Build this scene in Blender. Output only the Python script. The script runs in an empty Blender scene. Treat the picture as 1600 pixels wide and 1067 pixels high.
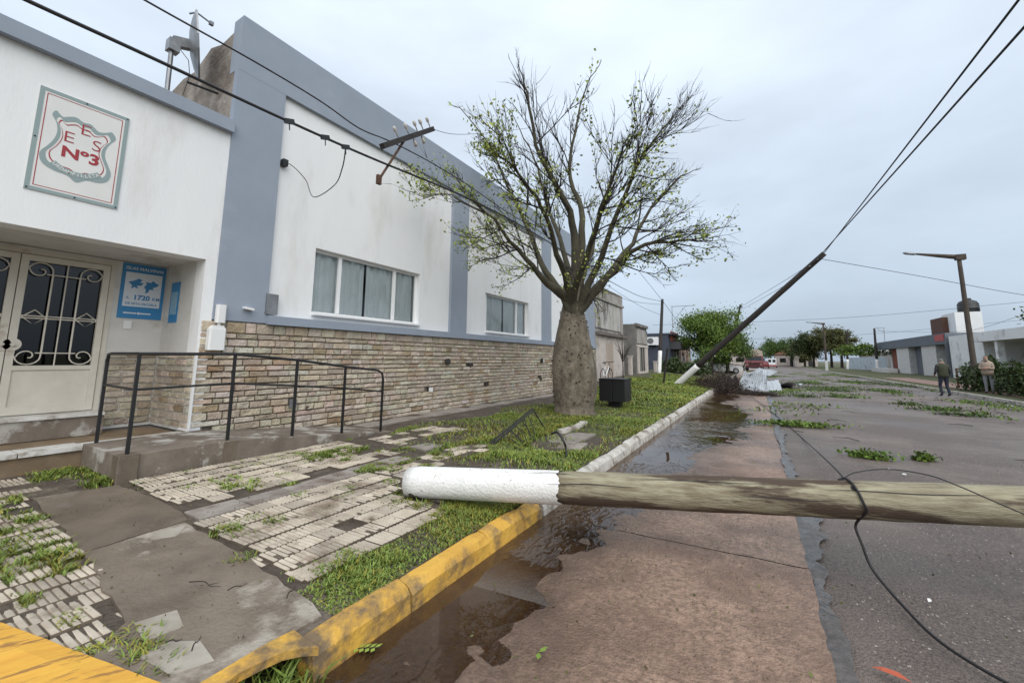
import bpy, math, random
import numpy as np
from mathutils import Vector, Matrix
random.seed(7); RNG = np.random.default_rng(7)
S = bpy.context.scene
COL = S.collection
rad = math.radians

# ------------------------------------------------------------------ camera (calibrated from the street's vanishing points)
F_PX = 640.0; PPX, PPY = 800.0, 475.0; CAMH = 1.6
def _n(v): return v/np.linalg.norm(v)
_y = _n(np.array([1185.-PPX, -(563.-PPY), -F_PX]))
_z = np.array([845.-PPX, -(-4366.-PPY), -F_PX]); _z = _n(_z); _z = _n(_z-_y*np.dot(_z, _y))
_x = np.cross(_y, _z)
ROT = np.stack([_x, _y, _z])
cam = bpy.data.cameras.new('camera'); camo = bpy.data.objects.new('camera', cam); COL.objects.link(camo)
M = Matrix([list(ROT[i]) + [0] for i in range(3)] + [[0, 0, 0, 1]]); M.translation = (0, 0, CAMH)
camo.matrix_world = M
cam.sensor_width = 36; cam.lens = F_PX/1600*36; cam.shift_y = -(533.5-PPY)/1600
cam.clip_start = .05; cam.clip_end = 3000
S.camera = camo

# ------------------------------------------------------------------ overcast sky, one very soft sun, exposure
SUN_EL, SUN_AZ = 45, 138          # degrees; azimuth clockwise from +Y (along the street)
w = bpy.data.worlds.new('World'); S.world = w; w.use_nodes = True
nt = w.node_tree; nt.nodes.clear(); N = nt.nodes; L = nt.links
out = N.new('ShaderNodeOutputWorld'); bg = N.new('ShaderNodeBackground'); L.new(bg.outputs[0], out.inputs[0])
sky = N.new('ShaderNodeTexSky'); sky.sky_type = 'NISHITA'; sky.sun_disc = False
sky.sun_elevation = rad(SUN_EL); sky.sun_rotation = rad(SUN_AZ); sky.dust_density = 3
sc = N.new('ShaderNodeMix'); sc.data_type = 'RGBA'; sc.blend_type = 'MULTIPLY'; sc.inputs[0].default_value = 1
L.new(sky.outputs[0], sc.inputs[6]); sc.inputs[7].default_value = (.1, .1, .1, 1)
tc = N.new('ShaderNodeTexCoord'); sep = N.new('ShaderNodeSeparateXYZ'); L.new(tc.outputs['Generated'], sep.inputs[0])
rp = N.new('ShaderNodeValToRGB'); e = rp.color_ramp.elements
e[0].position = 0.0; e[0].color = (.285, .345, .42, 1); e[1].position = .62; e[1].color = (.53, .595, .675, 1)
m_ = e.new(.22); m_.color = (.375, .44, .515, 1)
L.new(sep.outputs[2], rp.inputs[0])
mp = N.new('ShaderNodeMapping'); mp.inputs['Scale'].default_value = (1, 1, 2.6); L.new(tc.outputs['Generated'], mp.inputs[0])
nz = N.new('ShaderNodeTexNoise'); nz.inputs['Scale'].default_value = 1.9; nz.inputs['Detail'].default_value = 5; nz.inputs['Roughness'].default_value = .5
L.new(mp.outputs[0], nz.inputs['Vector'])
nr = N.new('ShaderNodeMapRange'); nr.inputs[1].default_value = .3; nr.inputs[2].default_value = .7; nr.inputs[3].default_value = .84; nr.inputs[4].default_value = 1.15
L.new(nz.outputs[0], nr.inputs[0])
cl = N.new('ShaderNodeVectorMath'); cl.operation = 'SCALE'; L.new(rp.outputs[0], cl.inputs[0]); L.new(nr.outputs[0], cl.inputs['Scale'])
mx = N.new('ShaderNodeMix'); mx.data_type = 'RGBA'; mx.inputs[0].default_value = .9
L.new(sc.outputs[2], mx.inputs[6]); L.new(cl.outputs[0], mx.inputs[7]); L.new(mx.outputs[2], bg.inputs[0])
bg.inputs[1].default_value = 1.0
sl = bpy.data.lights.new('sun', 'SUN'); sl.energy = 1.5; sl.angle = rad(75); sl.color = (1, .97, .92)
so = bpy.data.objects.new('sun', sl); COL.objects.link(so)
so.rotation_euler = (rad(90-SUN_EL), 0, rad(180-SUN_AZ)); so.location = (8, -10, 20)
S.view_settings.view_transform = 'Standard'; S.view_settings.look = 'None'; S.view_settings.gamma = 1; S.view_settings.exposure = 0.76
S.view_settings.use_curve_mapping = False

# ------------------------------------------------------------------ measuring helpers: a photo point + one known plane = a place
def ray(px, py): return ROT @ np.array([px-PPX, -(py-PPY), -F_PX])
CW = np.array([0, 0, CAMH])
def G(px, py, z=0.): r = ray(px, py); return Vector(CW + r*((z-CAMH)/r[2]))
def WX(px, py, X): r = ray(px, py); return Vector(CW + r*(X/r[0]))
def WY(px, py, Y): r = ray(px, py); return Vector(CW + r*(Y/r[1]))

# ------------------------------------------------------------------ objects
def tag(o, label, cat, group=None, kind=None):
    if label: o['label'] = label
    if cat: o['category'] = cat
    if group: o['group'] = group
    if kind: o['kind'] = kind
    return o
def empty(name, loc=(0, 0, 0), rz=0, label=None, cat=None, group=None):
    o = bpy.data.objects.new(name, None); COL.objects.link(o); o.location = loc; o.rotation_euler = (0, 0, rz); o.empty_display_size = .2
    return tag(o, label, cat, group)
class MB:
    def __init__(s): s.v = []; s.f = []; s.c = []; s.mi = []; s.m = 0
    def add(s, vs, fs, col=None):
        b = len(s.v); s.v += [tuple(p) for p in vs]
        for f in fs: s.f.append(tuple(b+i for i in f)); s.c.append(col); s.mi.append(s.m)
        return s
    def box(s, a, b, col=None, bev=0):
        x0, y0, z0 = [min(a[i], b[i]) for i in range(3)]; x1, y1, z1 = [max(a[i], b[i]) for i in range(3)]
        if bev <= 0:
            return s.add([(x0,y0,z0),(x1,y0,z0),(x1,y1,z0),(x0,y1,z0),(x0,y0,z1),(x1,y0,z1),(x1,y1,z1),(x0,y1,z1)],
                  [(0,3,2,1),(4,5,6,7),(0,1,5,4),(1,2,6,5),(2,3,7,6),(3,0,4,7)], col)
        return s.prism([(x0+bev,y0),(x1-bev,y0),(x1,y0+bev),(x1,y1-bev),(x1-bev,y1),(x0+bev,y1),(x0,y1-bev),(x0,y0+bev)], z0, z1, col)
    def obox(s, c, ax, ay, az, col=None):           # oriented box: centre + three half-axis vectors
        c, ax, ay, az = map(Vector, (c, ax, ay, az))
        vs = [c+sx*ax+sy*ay+sz*az for sz in (-1,1) for sx, sy in ((-1,-1),(1,-1),(1,1),(-1,1))]
        return s.add(vs, [(0,3,2,1),(4,5,6,7),(0,1,5,4),(1,2,6,5),(2,3,7,6),(3,0,4,7)], col)
    def prism(s, poly, z0, z1, col=None, axis='z'):
        n = len(poly)
        def P(a, b, c): return {'z': (a, b, c), 'x': (c, a, b), 'y': (a, c, b)}[axis]
        vs = [P(a, b, z0) for a, b in poly] + [P(a, b, z1) for a, b in poly]
        return s.add(vs, [tuple(range(n-1, -1, -1)), tuple(range(n, 2*n))] + [(i, (i+1) % n, n+(i+1) % n, n+i) for i in range(n)], col)
    def tube(s, pts, r, n=6, cap=True, col=None):
        pts = [Vector(p) for p in pts]; k = len(pts)
        rs = r if isinstance(r, (list, tuple)) else [r]*k
        up = None; vs = []; fs = []
        for i, p in enumerate(pts):
            t = (pts[min(i+1, k-1)]-pts[max(i-1, 0)])
            t = t.normalized() if t.length > 1e-9 else Vector((0, 0, 1))
            if up is None:
                up = Vector((0, 0, 1)) if abs(t.z) < .9 else Vector((1, 0, 0))
            a = t.cross(up);
            if a.length < 1e-6: a = t.cross(Vector((0, 1, 0)))
            a.normalize(); b = a.cross(t).normalized(); up = b
            for j in range(n):
                th = 2*math.pi*j/n; vs.append(p+(a*math.cos(th)+b*math.sin(th))*rs[i])
        for i in range(k-1):
            for j in range(n):
                fs.append((i*n+j, i*n+(j+1) % n, (i+1)*n+(j+1) % n, (i+1)*n+j))
        if cap: fs += [tuple(range(n-1, -1, -1)), tuple(range((k-1)*n, k*n))]
        return s.add(vs, fs, col)
    def lathe(s, prof, n=16, c=(0, 0), col=None, jit=0):
        vs = []; fs = []
        for r, z in prof:
            for j in range(n):
                th = 2*math.pi*j/n; rr = r*(1+jit*math.sin(3*th+z*2)*.5+jit*math.sin(7*th+z*5)*.3)
                vs.append((c[0]+rr*math.cos(th), c[1]+rr*math.sin(th), z))
        k = len(prof)
        for i in range(k-1):
            for j in range(n): fs.append((i*n+j, i*n+(j+1) % n, (i+1)*n+(j+1) % n, (i+1)*n+j))
        fs += [tuple(range(n-1, -1, -1)), tuple(range((k-1)*n, k*n))]
        return s.add(vs, fs, col)
    def build(s, name, mat, parent=None, smooth=False):
        me = bpy.data.meshes.new(name); me.from_pydata(s.v, [], s.f)
        if any(c is not None for c in s.c):
            ca = me.color_attributes.new('Col', 'FLOAT_COLOR', 'CORNER'); i = 0; buf = []
            for f, c in zip(s.f, s.c):
                c = c or (1, 1, 1)
                for _ in f: buf += [c[0], c[1], c[2], 1]
            ca.data.foreach_set('color', buf)
        ms = mat if isinstance(mat, (list, tuple)) else [mat]
        for m in ms: me.materials.append(m)
        if len(ms) > 1: me.polygons.foreach_set('material_index', s.mi)
        if smooth: me.polygons.foreach_set('use_smooth', [True]*len(s.f))
        me.update()
        o = bpy.data.objects.new(name, me); COL.objects.link(o)
        if parent:
            o.parent = parent
        return o
def local(parent, mb):                              # world-coordinate mesh into the frame of an unrotated parent
    l = parent.location
    mb.v = [(p[0]-l[0], p[1]-l[1], p[2]-l[2]) for p in mb.v]; return mb
def np_mesh(name, V, Fc, mat, parent=None, cols=None, smooth=False):
    V = np.asarray(V, np.float32); Fc = np.asarray(Fc, np.int32); k = Fc.shape[1]
    me = bpy.data.meshes.new(name); me.vertices.add(len(V)); me.vertices.foreach_set('co', V.ravel())
    me.loops.add(Fc.size); me.loops.foreach_set('vertex_index', Fc.ravel())
    me.polygons.add(len(Fc)); me.polygons.foreach_set('loop_start', np.arange(len(Fc), dtype=np.int32)*k)
    me.polygons.foreach_set('loop_total', np.full(len(Fc), k, np.int32))
    if smooth: me.polygons.foreach_set('use_smooth', [True]*len(Fc))
    if cols is not None:
        ca = me.color_attributes.new('Col', 'FLOAT_COLOR', 'CORNER')
        c4 = np.ones((len(Fc), k, 4), np.float32); c4[:, :, :3] = cols[:, None, :]; ca.data.foreach_set('color', c4.ravel())
    me.materials.append(mat); me.update(); me.validate()
    o = bpy.data.objects.new(name, me); COL.objects.link(o)
    if parent: o.parent = parent
    return o

# ------------------------------------------------------------------ materials
MATS = {}
def mat(name, c1, c2=None, scale=4, rough=.75, bump=0, bscale=None, detail=6, attr=False, rnd=0, spec=.5, metal=0, stain=None, sscale=1.2, stretch=(1, 1, 1), lo=.35, hi=.65, wet=None, wscale=.7, slo=.55, shi=.68, rot=0):
    """noise between c1 and c2; stain=(colour): second, larger patches; attr: times vertex colour; rnd: per-object brightness; wet: roughness of wet patches"""
    if name in MATS: return MATS[name]
    m = bpy.data.materials.new(name); m.use_nodes = True; t = m.node_tree; N = t.nodes; L = t.links
    b = N['Principled BSDF']; b.inputs['Roughness'].default_value = rough; b.inputs['Metallic'].default_value = metal
    b.inputs['Specular IOR Level'].default_value = spec
    geo = N.new('ShaderNodeNewGeometry'); mpn = N.new('ShaderNodeMapping'); mpn.inputs['Scale'].default_value = stretch
    if rot: mpn.vector_type = 'TEXTURE'; mpn.inputs['Rotation'].default_value = (0, 0, rot); mpn.inputs['Scale'].default_value = [1/q for q in stretch]
    L.new(geo.outputs['Position'], mpn.inputs[0])
    def noise(sc, det, lo, hi, rgh=.6):
        n = N.new('ShaderNodeTexNoise'); n.inputs['Scale'].default_value = sc; n.inputs['Detail'].default_value = det; n.inputs['Roughness'].default_value = rgh
        L.new(mpn.outputs[0], n.inputs['Vector'])
        r = N.new('ShaderNodeMapRange'); r.inputs[1].default_value = lo; r.inputs[2].default_value = hi; L.new(n.outputs[0], r.inputs[0])
        return n, r
    def mixc(fac, a, bb, blend='MIX'):
        x = N.new('ShaderNodeMix'); x.data_type = 'RGBA'; x.blend_type = blend
        for inp, val in ((x.inputs[0], fac), (x.inputs[6], a), (x.inputs[7], bb)):
            if isinstance(val, (int, float)): inp.default_value = val
            elif isinstance(val, tuple): inp.default_value = (*val[:3], 1)
            else: L.new(val, inp)
        return x.outputs[2]
    cur = c1
    if c2 is not None:
        _, r = noise(scale, detail, lo, hi); cur = mixc(r.outputs[0], c1, c2)
    if stain is not None:
        _, r2 = noise(sscale, 7, slo, shi, .65); cur = mixc(r2.outputs[0], cur, stain)
    if attr:
        a = N.new('ShaderNodeVertexColor'); a.layer_name = 'Col'; cur = mixc(1.0, cur, a.outputs[0], 'MULTIPLY')
    if rnd:
        oi = N.new('ShaderNodeObjectInfo'); r3 = N.new('ShaderNodeMapRange'); r3.inputs[3].default_value = 1-rnd; r3.inputs[4].default_value = 1+rnd*.4
        L.new(oi.outputs['Random'], r3.inputs[0])
        h = N.new('ShaderNodeVectorMath'); h.operation = 'SCALE'
        if isinstance(cur, tuple): h.inputs[0].default_value = cur[:3]
        else: L.new(cur, h.inputs[0])
        L.new(r3.outputs[0], h.inputs['Scale']); cur = h.outputs[0]
    if isinstance(cur, tuple): b.inputs['Base Color'].default_value = (*cur[:3], 1)
    else: L.new(cur, b.inputs['Base Color'])
    if wet is not None:
        _, r4 = noise(wscale, 6, .42, .6); q = N.new('ShaderNodeMapRange'); q.inputs[3].default_value = rough; q.inputs[4].default_value = wet
        L.new(r4.outputs[0], q.inputs[0]); L.new(q.outputs[0], b.inputs['Roughness'])
    if bump:
        n5 = N.new('ShaderNodeTexNoise'); n5.inputs['Scale'].default_value = bscale or scale*4; n5.inputs['Detail'].default_value = 5
        L.new(mpn.outputs[0], n5.inputs['Vector'])
        bp = N.new('ShaderNodeBump'); bp.inputs['Strength'].default_value = min(1, bump*4); bp.inputs['Distance'].default_value = bump*.1
        L.new(n5.outputs[0], bp.inputs['Height']); L.new(bp.outputs[0], b.inputs['Normal'])
    MATS[name] = m; return m
def leafmat(name, c1, c2, trans=.25):
    m = mat(name, c1, c2, scale=1.3, rough=.55, spec=.3, attr=True)
    b = m.node_tree.nodes['Principled BSDF']
    try: b.inputs['Transmission Weight'].default_value = 0
    except KeyError: pass
    return m
def glassmat(name, tint=(.9, .95, .95), dark=.0):
    if name in MATS: return MATS[name]
    m = bpy.data.materials.new(name); m.use_nodes = True; t = m.node_tree; t.nodes.clear()
    o = t.nodes.new('ShaderNodeOutputMaterial'); mx = t.nodes.new('ShaderNodeMixShader'); tr = t.nodes.new('ShaderNodeBsdfTransparent'); gl = t.nodes.new('ShaderNodeBsdfGlossy')
    fr = t.nodes.new('ShaderNodeFresnel'); fr.inputs[0].default_value = 1.45; gl.inputs['Roughness'].default_value = .02
    tr.inputs[0].default_value = (*tint, 1)
    ad = t.nodes.new('ShaderNodeMath'); ad.operation = 'ADD'; ad.inputs[1].default_value = .015
    t.links.new(fr.outputs[0], ad.inputs[0]); t.links.new(ad.outputs[0], mx.inputs[0]); t.links.new(tr.outputs[0], mx.inputs[1]); t.links.new(gl.outputs[0], mx.inputs[2]); t.links.new(mx.outputs[0], o.inputs[0])
    MATS[name] = m; return m
def watermat():
    m = bpy.data.materials.new('puddle_water'); m.use_nodes = True; t = m.node_tree; t.nodes.clear(); N = t.nodes; L = t.links
    o = N.new('ShaderNodeOutputMaterial'); mx = N.new('ShaderNodeMixShader'); body = N.new('ShaderNodeMixShader')
    tr = N.new('ShaderNodeBsdfTransparent'); tr.inputs[0].default_value = (.80, .68, .54, 1)
    df = N.new('ShaderNodeBsdfDiffuse'); df.inputs[0].default_value = (.105, .062, .034, 1)
    gl = N.new('ShaderNodeBsdfGlossy'); gl.inputs['Roughness'].default_value = .015
    fr = N.new('ShaderNodeFresnel'); fr.inputs[0].default_value = 1.5
    dpn = N.new('ShaderNodeVertexColor'); dpn.layer_name = 'Col'; sp_ = N.new('ShaderNodeSeparateColor'); L.new(dpn.outputs[0], sp_.inputs[0]); L.new(sp_.outputs[0], body.inputs[0])
    geo = N.new('ShaderNodeNewGeometry'); n1 = N.new('ShaderNodeTexNoise'); n1.inputs['Scale'].default_value = 9; n1.inputs['Detail'].default_value = 1.5; n1.inputs['Distortion'].default_value = .6
    mp = N.new('ShaderNodeMapping'); mp.inputs['Scale'].default_value = (1.6, .8, 1); mp.inputs['Rotation'].default_value = (0, 0, .5)
    L.new(geo.outputs['Position'], mp.inputs[0]); L.new(mp.outputs[0], n1.inputs['Vector'])
    n2 = N.new('ShaderNodeTexNoise'); n2.inputs['Scale'].default_value = .6; L.new(geo.outputs['Position'], n2.inputs['Vector'])
    r2 = N.new('ShaderNodeMapRange'); r2.inputs[1].default_value = .4; r2.inputs[2].default_value = .62; L.new(n2.outputs[0], r2.inputs[0])
    mu = N.new('ShaderNodeMath'); mu.operation = 'MULTIPLY'; L.new(n1.outputs[0], mu.inputs[0]); L.new(r2.outputs[0], mu.inputs[1])
    bp = N.new('ShaderNodeBump'); bp.inputs['Strength'].default_value = .8; bp.inputs['Distance'].default_value = .02
    L.new(mu.outputs[0], bp.inputs['Height'])
    for s in (gl, fr): L.new(bp.outputs[0], s.inputs['Normal'])
    L.new(tr.outputs[0], body.inputs[1]); L.new(df.outputs[0], body.inputs[2]); L.new(fr.outputs[0], mx.inputs[0]); L.new(body.outputs[0], mx.inputs[1]); L.new(gl.outputs[0], mx.inputs[2]); L.new(mx.outputs[0], o.inputs[0])
    return m
WHITE = mat('white_wall_paint', (.81, .81, .805), (.77, .775, .775), scale=1.5, rough=.85, bump=.08, bscale=35, stain=(.62, .60, .565), sscale=1.7, slo=.55, shi=.88, stretch=(1, 1, .28))
BLUE = mat('blue_grey_paint', (.285, .325, .385), (.265, .303, .362), scale=2, rough=.8, bump=.05, bscale=30, stain=(.31, .35, .405), sscale=.9)
RAWWALL = mat('weathered_plaster', (.30, .265, .23), (.17, .14, .115), scale=2.2, rough=.95, bump=.25, bscale=12, stain=(.33, .30, .27), sscale=1.6)
STONE = mat('sandstone', (1, 1, 1), (.78, .76, .74), scale=9, rough=.9, bump=.25, bscale=30, attr=True, stain=(.72, .62, .52), sscale=1.1)
MORTAR = mat('mortar', (.33, .285, .235), (.24, .20, .16), scale=6, rough=.95, bump=.15)
TILE = mat('ribbed_tile', (.56, .49, .395), (.43, .365, .285), scale=5, rough=.75, bump=.08, bscale=50, rnd=.28, stain=(.24, .185, .135), sscale=2.4, slo=.53, shi=.66)
GROOVE = mat('groove_dirt', (.13, .10, .072), (.08, .062, .045), scale=8, rough=.95)
GROOVE2 = mat('groove_mud', (.21, .165, .12), (.13, .10, .072), scale=5, rough=.95)
SLAB = mat('plain_slab', (.34, .30, .265), (.25, .215, .185), scale=5, rough=.8, bump=.08, bscale=40, rnd=.2, stain=(.16, .12, .095), sscale=2)
CONC = mat('old_concrete', (.20, .16, .122), (.125, .096, .07), scale=2.6, rough=.8, bump=.15, bscale=40, stain=(.36, .32, .265), sscale=1.9, wet=.35, wscale=1.1, slo=.54, shi=.64)
CONC_W = mat('damp_concrete', (.165, .13, .096), (.105, .08, .058), scale=2.4, rough=.75, bump=.1, bscale=40, stain=(.27, .235, .195), sscale=1.2, wet=.35)
RAMPM = mat('ramp_concrete', (.20, .165, .13), (.125, .10, .078), scale=3, rough=.85, bump=.12, bscale=30, stain=(.40, .38, .34), sscale=2.2, slo=.52, shi=.6)
DIRT = mat('damp_soil', (.10, .078, .058), (.06, .045, .033), scale=6, rough=.95, bump=.4, bscale=25, stain=(.16, .13, .10), sscale=2)
LAWN = mat('lawn_soil', (.085, .10, .03), (.06, .055, .03), scale=3.5, rough=.95, bump=.5, bscale=30, stain=(.10, .075, .05), sscale=.9, slo=.58, shi=.7)
ROADC = mat('pink_road_concrete', (.36, .235, .165), (.135, .083, .055), scale=24, rough=.5, bump=.2, bscale=55, lo=.38, hi=.72, stain=(.165, .10, .068), sscale=1.0, slo=.44, shi=.62, wet=.16, wscale=.8, attr=True)
ASPH = mat('worn_asphalt', (.155, .118, .096), (.062, .046, .038), scale=45, rough=.62, bump=.22, bscale=70, stain=(.195, .152, .125), sscale=.5, slo=.46, shi=.68, wet=.42, wscale=.3, lo=.38, hi=.66)
TAR = mat('tar_seam', (.115, .10, .09), (.055, .047, .042), scale=16, rough=.5, bump=.2, bscale=18, wet=.08, wscale=2.2)
YELLOW = mat('yellow_kerb_paint', (.64, .375, .06), (.55, .30, .045), scale=5, rough=.65, bump=.15, bscale=30, stain=(.16, .11, .06), sscale=4.2, slo=.47, shi=.64)
WKERB = mat('white_kerb_paint', (.54, .51, .46), (.38, .345, .30), scale=6, rough=.8, bump=.2, bscale=30, stain=(.18, .145, .105), sscale=3.0, slo=.50, shi=.62)
WPOLE = mat('white_pole_paint', (.78, .77, .75), (.70, .69, .66), scale=6, rough=.7, bump=.15, bscale=40, stain=(.30, .27, .23), sscale=26, slo=.62, shi=.68)
POLEM = mat('mossy_pole', (.345, .315, .215), (.19, .155, .098), scale=13, rough=.85, bump=.15, bscale=60, stain=(.07, .046, .03), sscale=2.6, stretch=(.30, 2.2, 2.4), slo=.49, shi=.57, rot=.241)
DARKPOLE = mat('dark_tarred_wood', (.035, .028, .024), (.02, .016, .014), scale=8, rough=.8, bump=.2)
BLACKM = mat('black_metal', (.012, .012, .013), rough=.45)
BLACKP = mat('black_cable_rubber', (.014, .013, .014), rough=.6)
RUST = mat('rusty_iron', (.12, .055, .03), (.05, .03, .022), scale=12, rough=.85, bump=.15)
GALV = mat('galvanised_metal', (.30, .31, .32), (.2, .205, .21), scale=6, rough=.4, metal=.6)
CREAM = mat('cream_door_paint', (.62, .58, .50), (.55, .51, .43), scale=4, rough=.55, stain=(.33, .25, .18), sscale=2.2, slo=.60, shi=.72)
FRAMEW = mat('white_window_frame', (.78, .78, .77), rough=.5)
CURT = mat('white_curtain', (.86, .87, .88), (.78, .79, .80), scale=3, rough=.9)
ROOM = mat('dark_room', (.03, .028, .027), rough=.9)
GLASS = glassmat('window_glass')
DGLASS = glassmat('door_glass', (.25, .26, .27))
BARK = mat('bottle_tree_bark', (.215, .18, .135), (.10, .082, .058), scale=7, rough=.9, bump=.4, bscale=22, stain=(.25, .225, .18), sscale=2.5, stretch=(1, 1, .6))
LIMB = mat('greenish_limb_bark', (.085, .077, .046), (.042, .037, .025), scale=4, rough=.9, bump=.2)
TWIG = mat('dark_twig', (.034, .025, .02), (.022, .017, .014), scale=4, rough=.9)
LEAF = leafmat('young_leaf', (.29, .34, .085), (.20, .26, .055))
GRASS = leafmat('grass_blade', (.19, .255, .05), (.125, .18, .034))
FOL = leafmat('tree_foliage', (.085, .14, .03), (.045, .085, .018))
WATER = watermat()
MARBLE = mat('white_marble_edge', (.66, .65, .62), (.5, .48, .44), scale=5, rough=.5, stain=(.25, .2, .15), sscale=3)
WHITEPL = mat('white_plastic', (.75, .75, .74), rough=.5)
SIGNW = mat('sign_white', (.72, .72, .69), (.68, .68, .65), scale=3, rough=.6)
SIGNG = mat('sign_grey_green', (.26, .33, .33), rough=.6)
SIGNR = mat('sign_dark_red', (.33, .03, .04), rough=.6)
POSTB = mat('poster_blue', (.035, .21, .44), rough=.45)
POSTW = mat('poster_white', (.66, .70, .74), rough=.45)
# ================================================================== GROUND
def smooth(a, b, t): t = np.clip((t-a)/(b-a), 0, 1); return t*t*(3-2*t)
def vnoise(x, y, f, seed=0):
    """cheap smooth value noise, 0..1"""
    x = np.asarray(x, float)*f+seed*17.3; y = np.asarray(y, float)*f+seed*7.7
    xi = np.floor(x); yi = np.floor(y); u = x-xi; v = y-yi; u = u*u*(3-2*u); v = v*v*(3-2*v)
    def h(a, b): s = np.sin(a*127.1+b*311.7+seed*3.1)*43758.5453; return s-np.floor(s)
    return (h(xi, yi)*(1-u)+h(xi+1, yi)*u)*(1-v)+(h(xi, yi+1)*(1-u)+h(xi+1, yi+1)*u)*v
KX0, KX1 = -2.135, -1.99                        # kerb
WALLX = -7.2
def sz(x, y):                                   # pavement height: 2 % up to the house, verge rising further down the street
    return .15 + np.clip((KX0-x), 0, 6)*.02 + smooth(14, 25, np.asarray(y, float))*.36*np.clip((-3-np.asarray(x, float))/3.6, 0, 1)
def szf(x, y): return float(sz(x, y))
def grid(name, xs, ys, zf, m, parent=None, smooth_=True):
    X, Y = np.meshgrid(xs, ys); Z = zf(X, Y); nx, ny = len(xs), len(ys)
    V = np.stack([X.ravel(), Y.ravel(), Z.ravel()], 1)
    i = np.arange(ny-1)[:, None]*nx+np.arange(nx-1)[None, :]
    Fc = np.stack([i, i+1, i+nx+1, i+nx], -1).reshape(-1, 4)
    return np_mesh(name, V, Fc, m, parent, smooth=smooth_)
# earth to the horizon, lying under everything
g = MB().add([(-900, -300, -.09), (900, -300, -.09), (900, 1600, -.09), (-900, 1600, -.09)], [(0, 1, 2, 3)]).build('ground', mat('far_ground', (.09, .105, .05), (.12, .10, .07), scale=.05, rough=.95)); g['kind'] = 'structure'
# asphalt carriageway
KR = 8.3
road = grid('road', np.linspace(.26, KR-.02, 34), np.concatenate([np.linspace(-6, 12, 90), np.linspace(12.5, 60, 60), np.linspace(64, 420, 40)]),
            lambda X, Y: .028*np.sin(np.clip((X-.26)/(KR-.28), 0, 1)*math.pi)+(vnoise(X, Y, .9)-.5)*.008-.004+smooth(60, 420, Y)*0, ASPH)
road['kind'] = 'structure'
# pale aggregate showing in the near asphalt
V = []; Fc = []
n = 12000; ax = RNG.uniform(.45, 6.5, n); ay = .9+RNG.random(n)**1.5*11
az = .028*np.sin(np.clip((ax-.26)/(KR-.28), 0, 1)*math.pi)+(vnoise(ax, ay, .9)-.5)*.008-.004
r_ = RNG.uniform(.003, .0105, n); ang = RNG.uniform(0, 6.28, n)
P = np.stack([ax, ay, az], 1)
for k, (dx, dy, dz) in enumerate(((1, 0, -.2), (0, .7, -.2), (-1, 0, -.2), (0, -.7, -.2), (0, 0, .45))):
    V.append(P+np.stack([(dx*np.cos(ang)-dy*np.sin(ang))*r_, (dx*np.sin(ang)+dy*np.cos(ang))*r_, dz*r_+.002], 1))
V = np.stack(V, 1).reshape(-1, 3); b_ = np.arange(n)[:, None]*5
Fc = np.concatenate([b_+np.array([[a, b, 4]]) for a, b in ((0, 1), (1, 2), (2, 3), (3, 0))])
tone = np.tile(RNG.uniform(.4, 1, n), 4)
agg = np_mesh('aggregate', V, Fc, mat('pale_aggregate', (.36, .32, .28), rough=.7, attr=True), road, cols=np.stack([tone]*3, 1)); agg['kind'] = 'stuff'
# concrete gutter lane on the left, cast in bays with open joints
lane = empty('gutter_lane'); lane['kind'] = 'structure'
def lane_z(X, Y):
    far = smooth(4.2, 6.5, Y)*(1-smooth(19, 24, Y))
    wide = .007*far*np.sin(Y*.55+1)+.013*far
    return .030*(X-KX1)/2.25*1.35-.016+(vnoise(X, Y, 1.6, 3)-.5)*.009+(vnoise(X, Y, 5, 5)-.5)*.006+(vnoise(X, Y, 12, 15)-.5)*.004-wide*np.clip((X+2.4)/1.2, 0, 1)*1.1
joints = [-6, -.95, 4.06, 9.15, 14.2, 19.3, 24.4, 29.5, 40, 60, 100, 200, 420]
for a, b in zip(joints[:-1], joints[1:]):
    ny = int(min(120, max(8, (b-a)/.045))) if b < 31 else 24
    nx = 56 if b < 31 else 8
    o = grid('concrete_bay', np.linspace(KX1+.002, .245, nx), np.linspace(a+.007, b-.007, ny), lane_z, ROADC, lane)
    me = o.data; co = np.empty(len(me.vertices)*3); me.vertices.foreach_get('co', co); co = co.reshape(-1, 3); li = np.empty(len(me.loops), np.int32); me.loops.foreach_get('vertex_index', li)
    hgt = co[:, 2]+.0058; dmp = 1-.48*np.clip(1-hgt/(.010+.006*vnoise(co[:, 0], co[:, 1], 3, 77)), 0, 1)*(co[:, 1] < 28)
    ca = me.color_attributes.new('Col', 'FLOAT_COLOR', 'CORNER'); c4 = np.ones((len(li), 4), np.float32); c4[:, :3] = dmp[li][:, None]; ca.data.foreach_set('color', c4.ravel())
jb = MB()
jb.add([(KX1-.05, -6, -.05), (.3, -6, -.05), (.3, 420, -.05), (KX1-.05, 420, -.05)], [(0, 1, 2, 3)]).build('joint_bed', mat('joint_dirt', (.045, .035, .028), rough=.9), lane)
# standing water: level sheet, its outline is where the lane rises through it
WL = -.0058
o = grid('puddle', np.linspace(KX1+.004, .2, 60), np.linspace(-2, 27, 500), lambda X, Y: WL+0*X, WATER); o['kind'] = 'structure'
me = o.data; co = np.empty(len(me.vertices)*3); me.vertices.foreach_get('co', co); co = co.reshape(-1, 3); li = np.empty(len(me.loops), np.int32); me.loops.foreach_get('vertex_index', li)
dep = np.clip((WL-lane_z(co[:, 0], co[:, 1]))/.016, 0, 1)*.85                 # muddy water hides more of the bed where it is deeper
ca = me.color_attributes.new('Col', 'FLOAT_COLOR', 'CORNER'); c4 = np.ones((len(li), 4), np.float32); c4[:, :3] = dep[li][:, None]; ca.data.foreach_set('color', c4.ravel())
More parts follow.
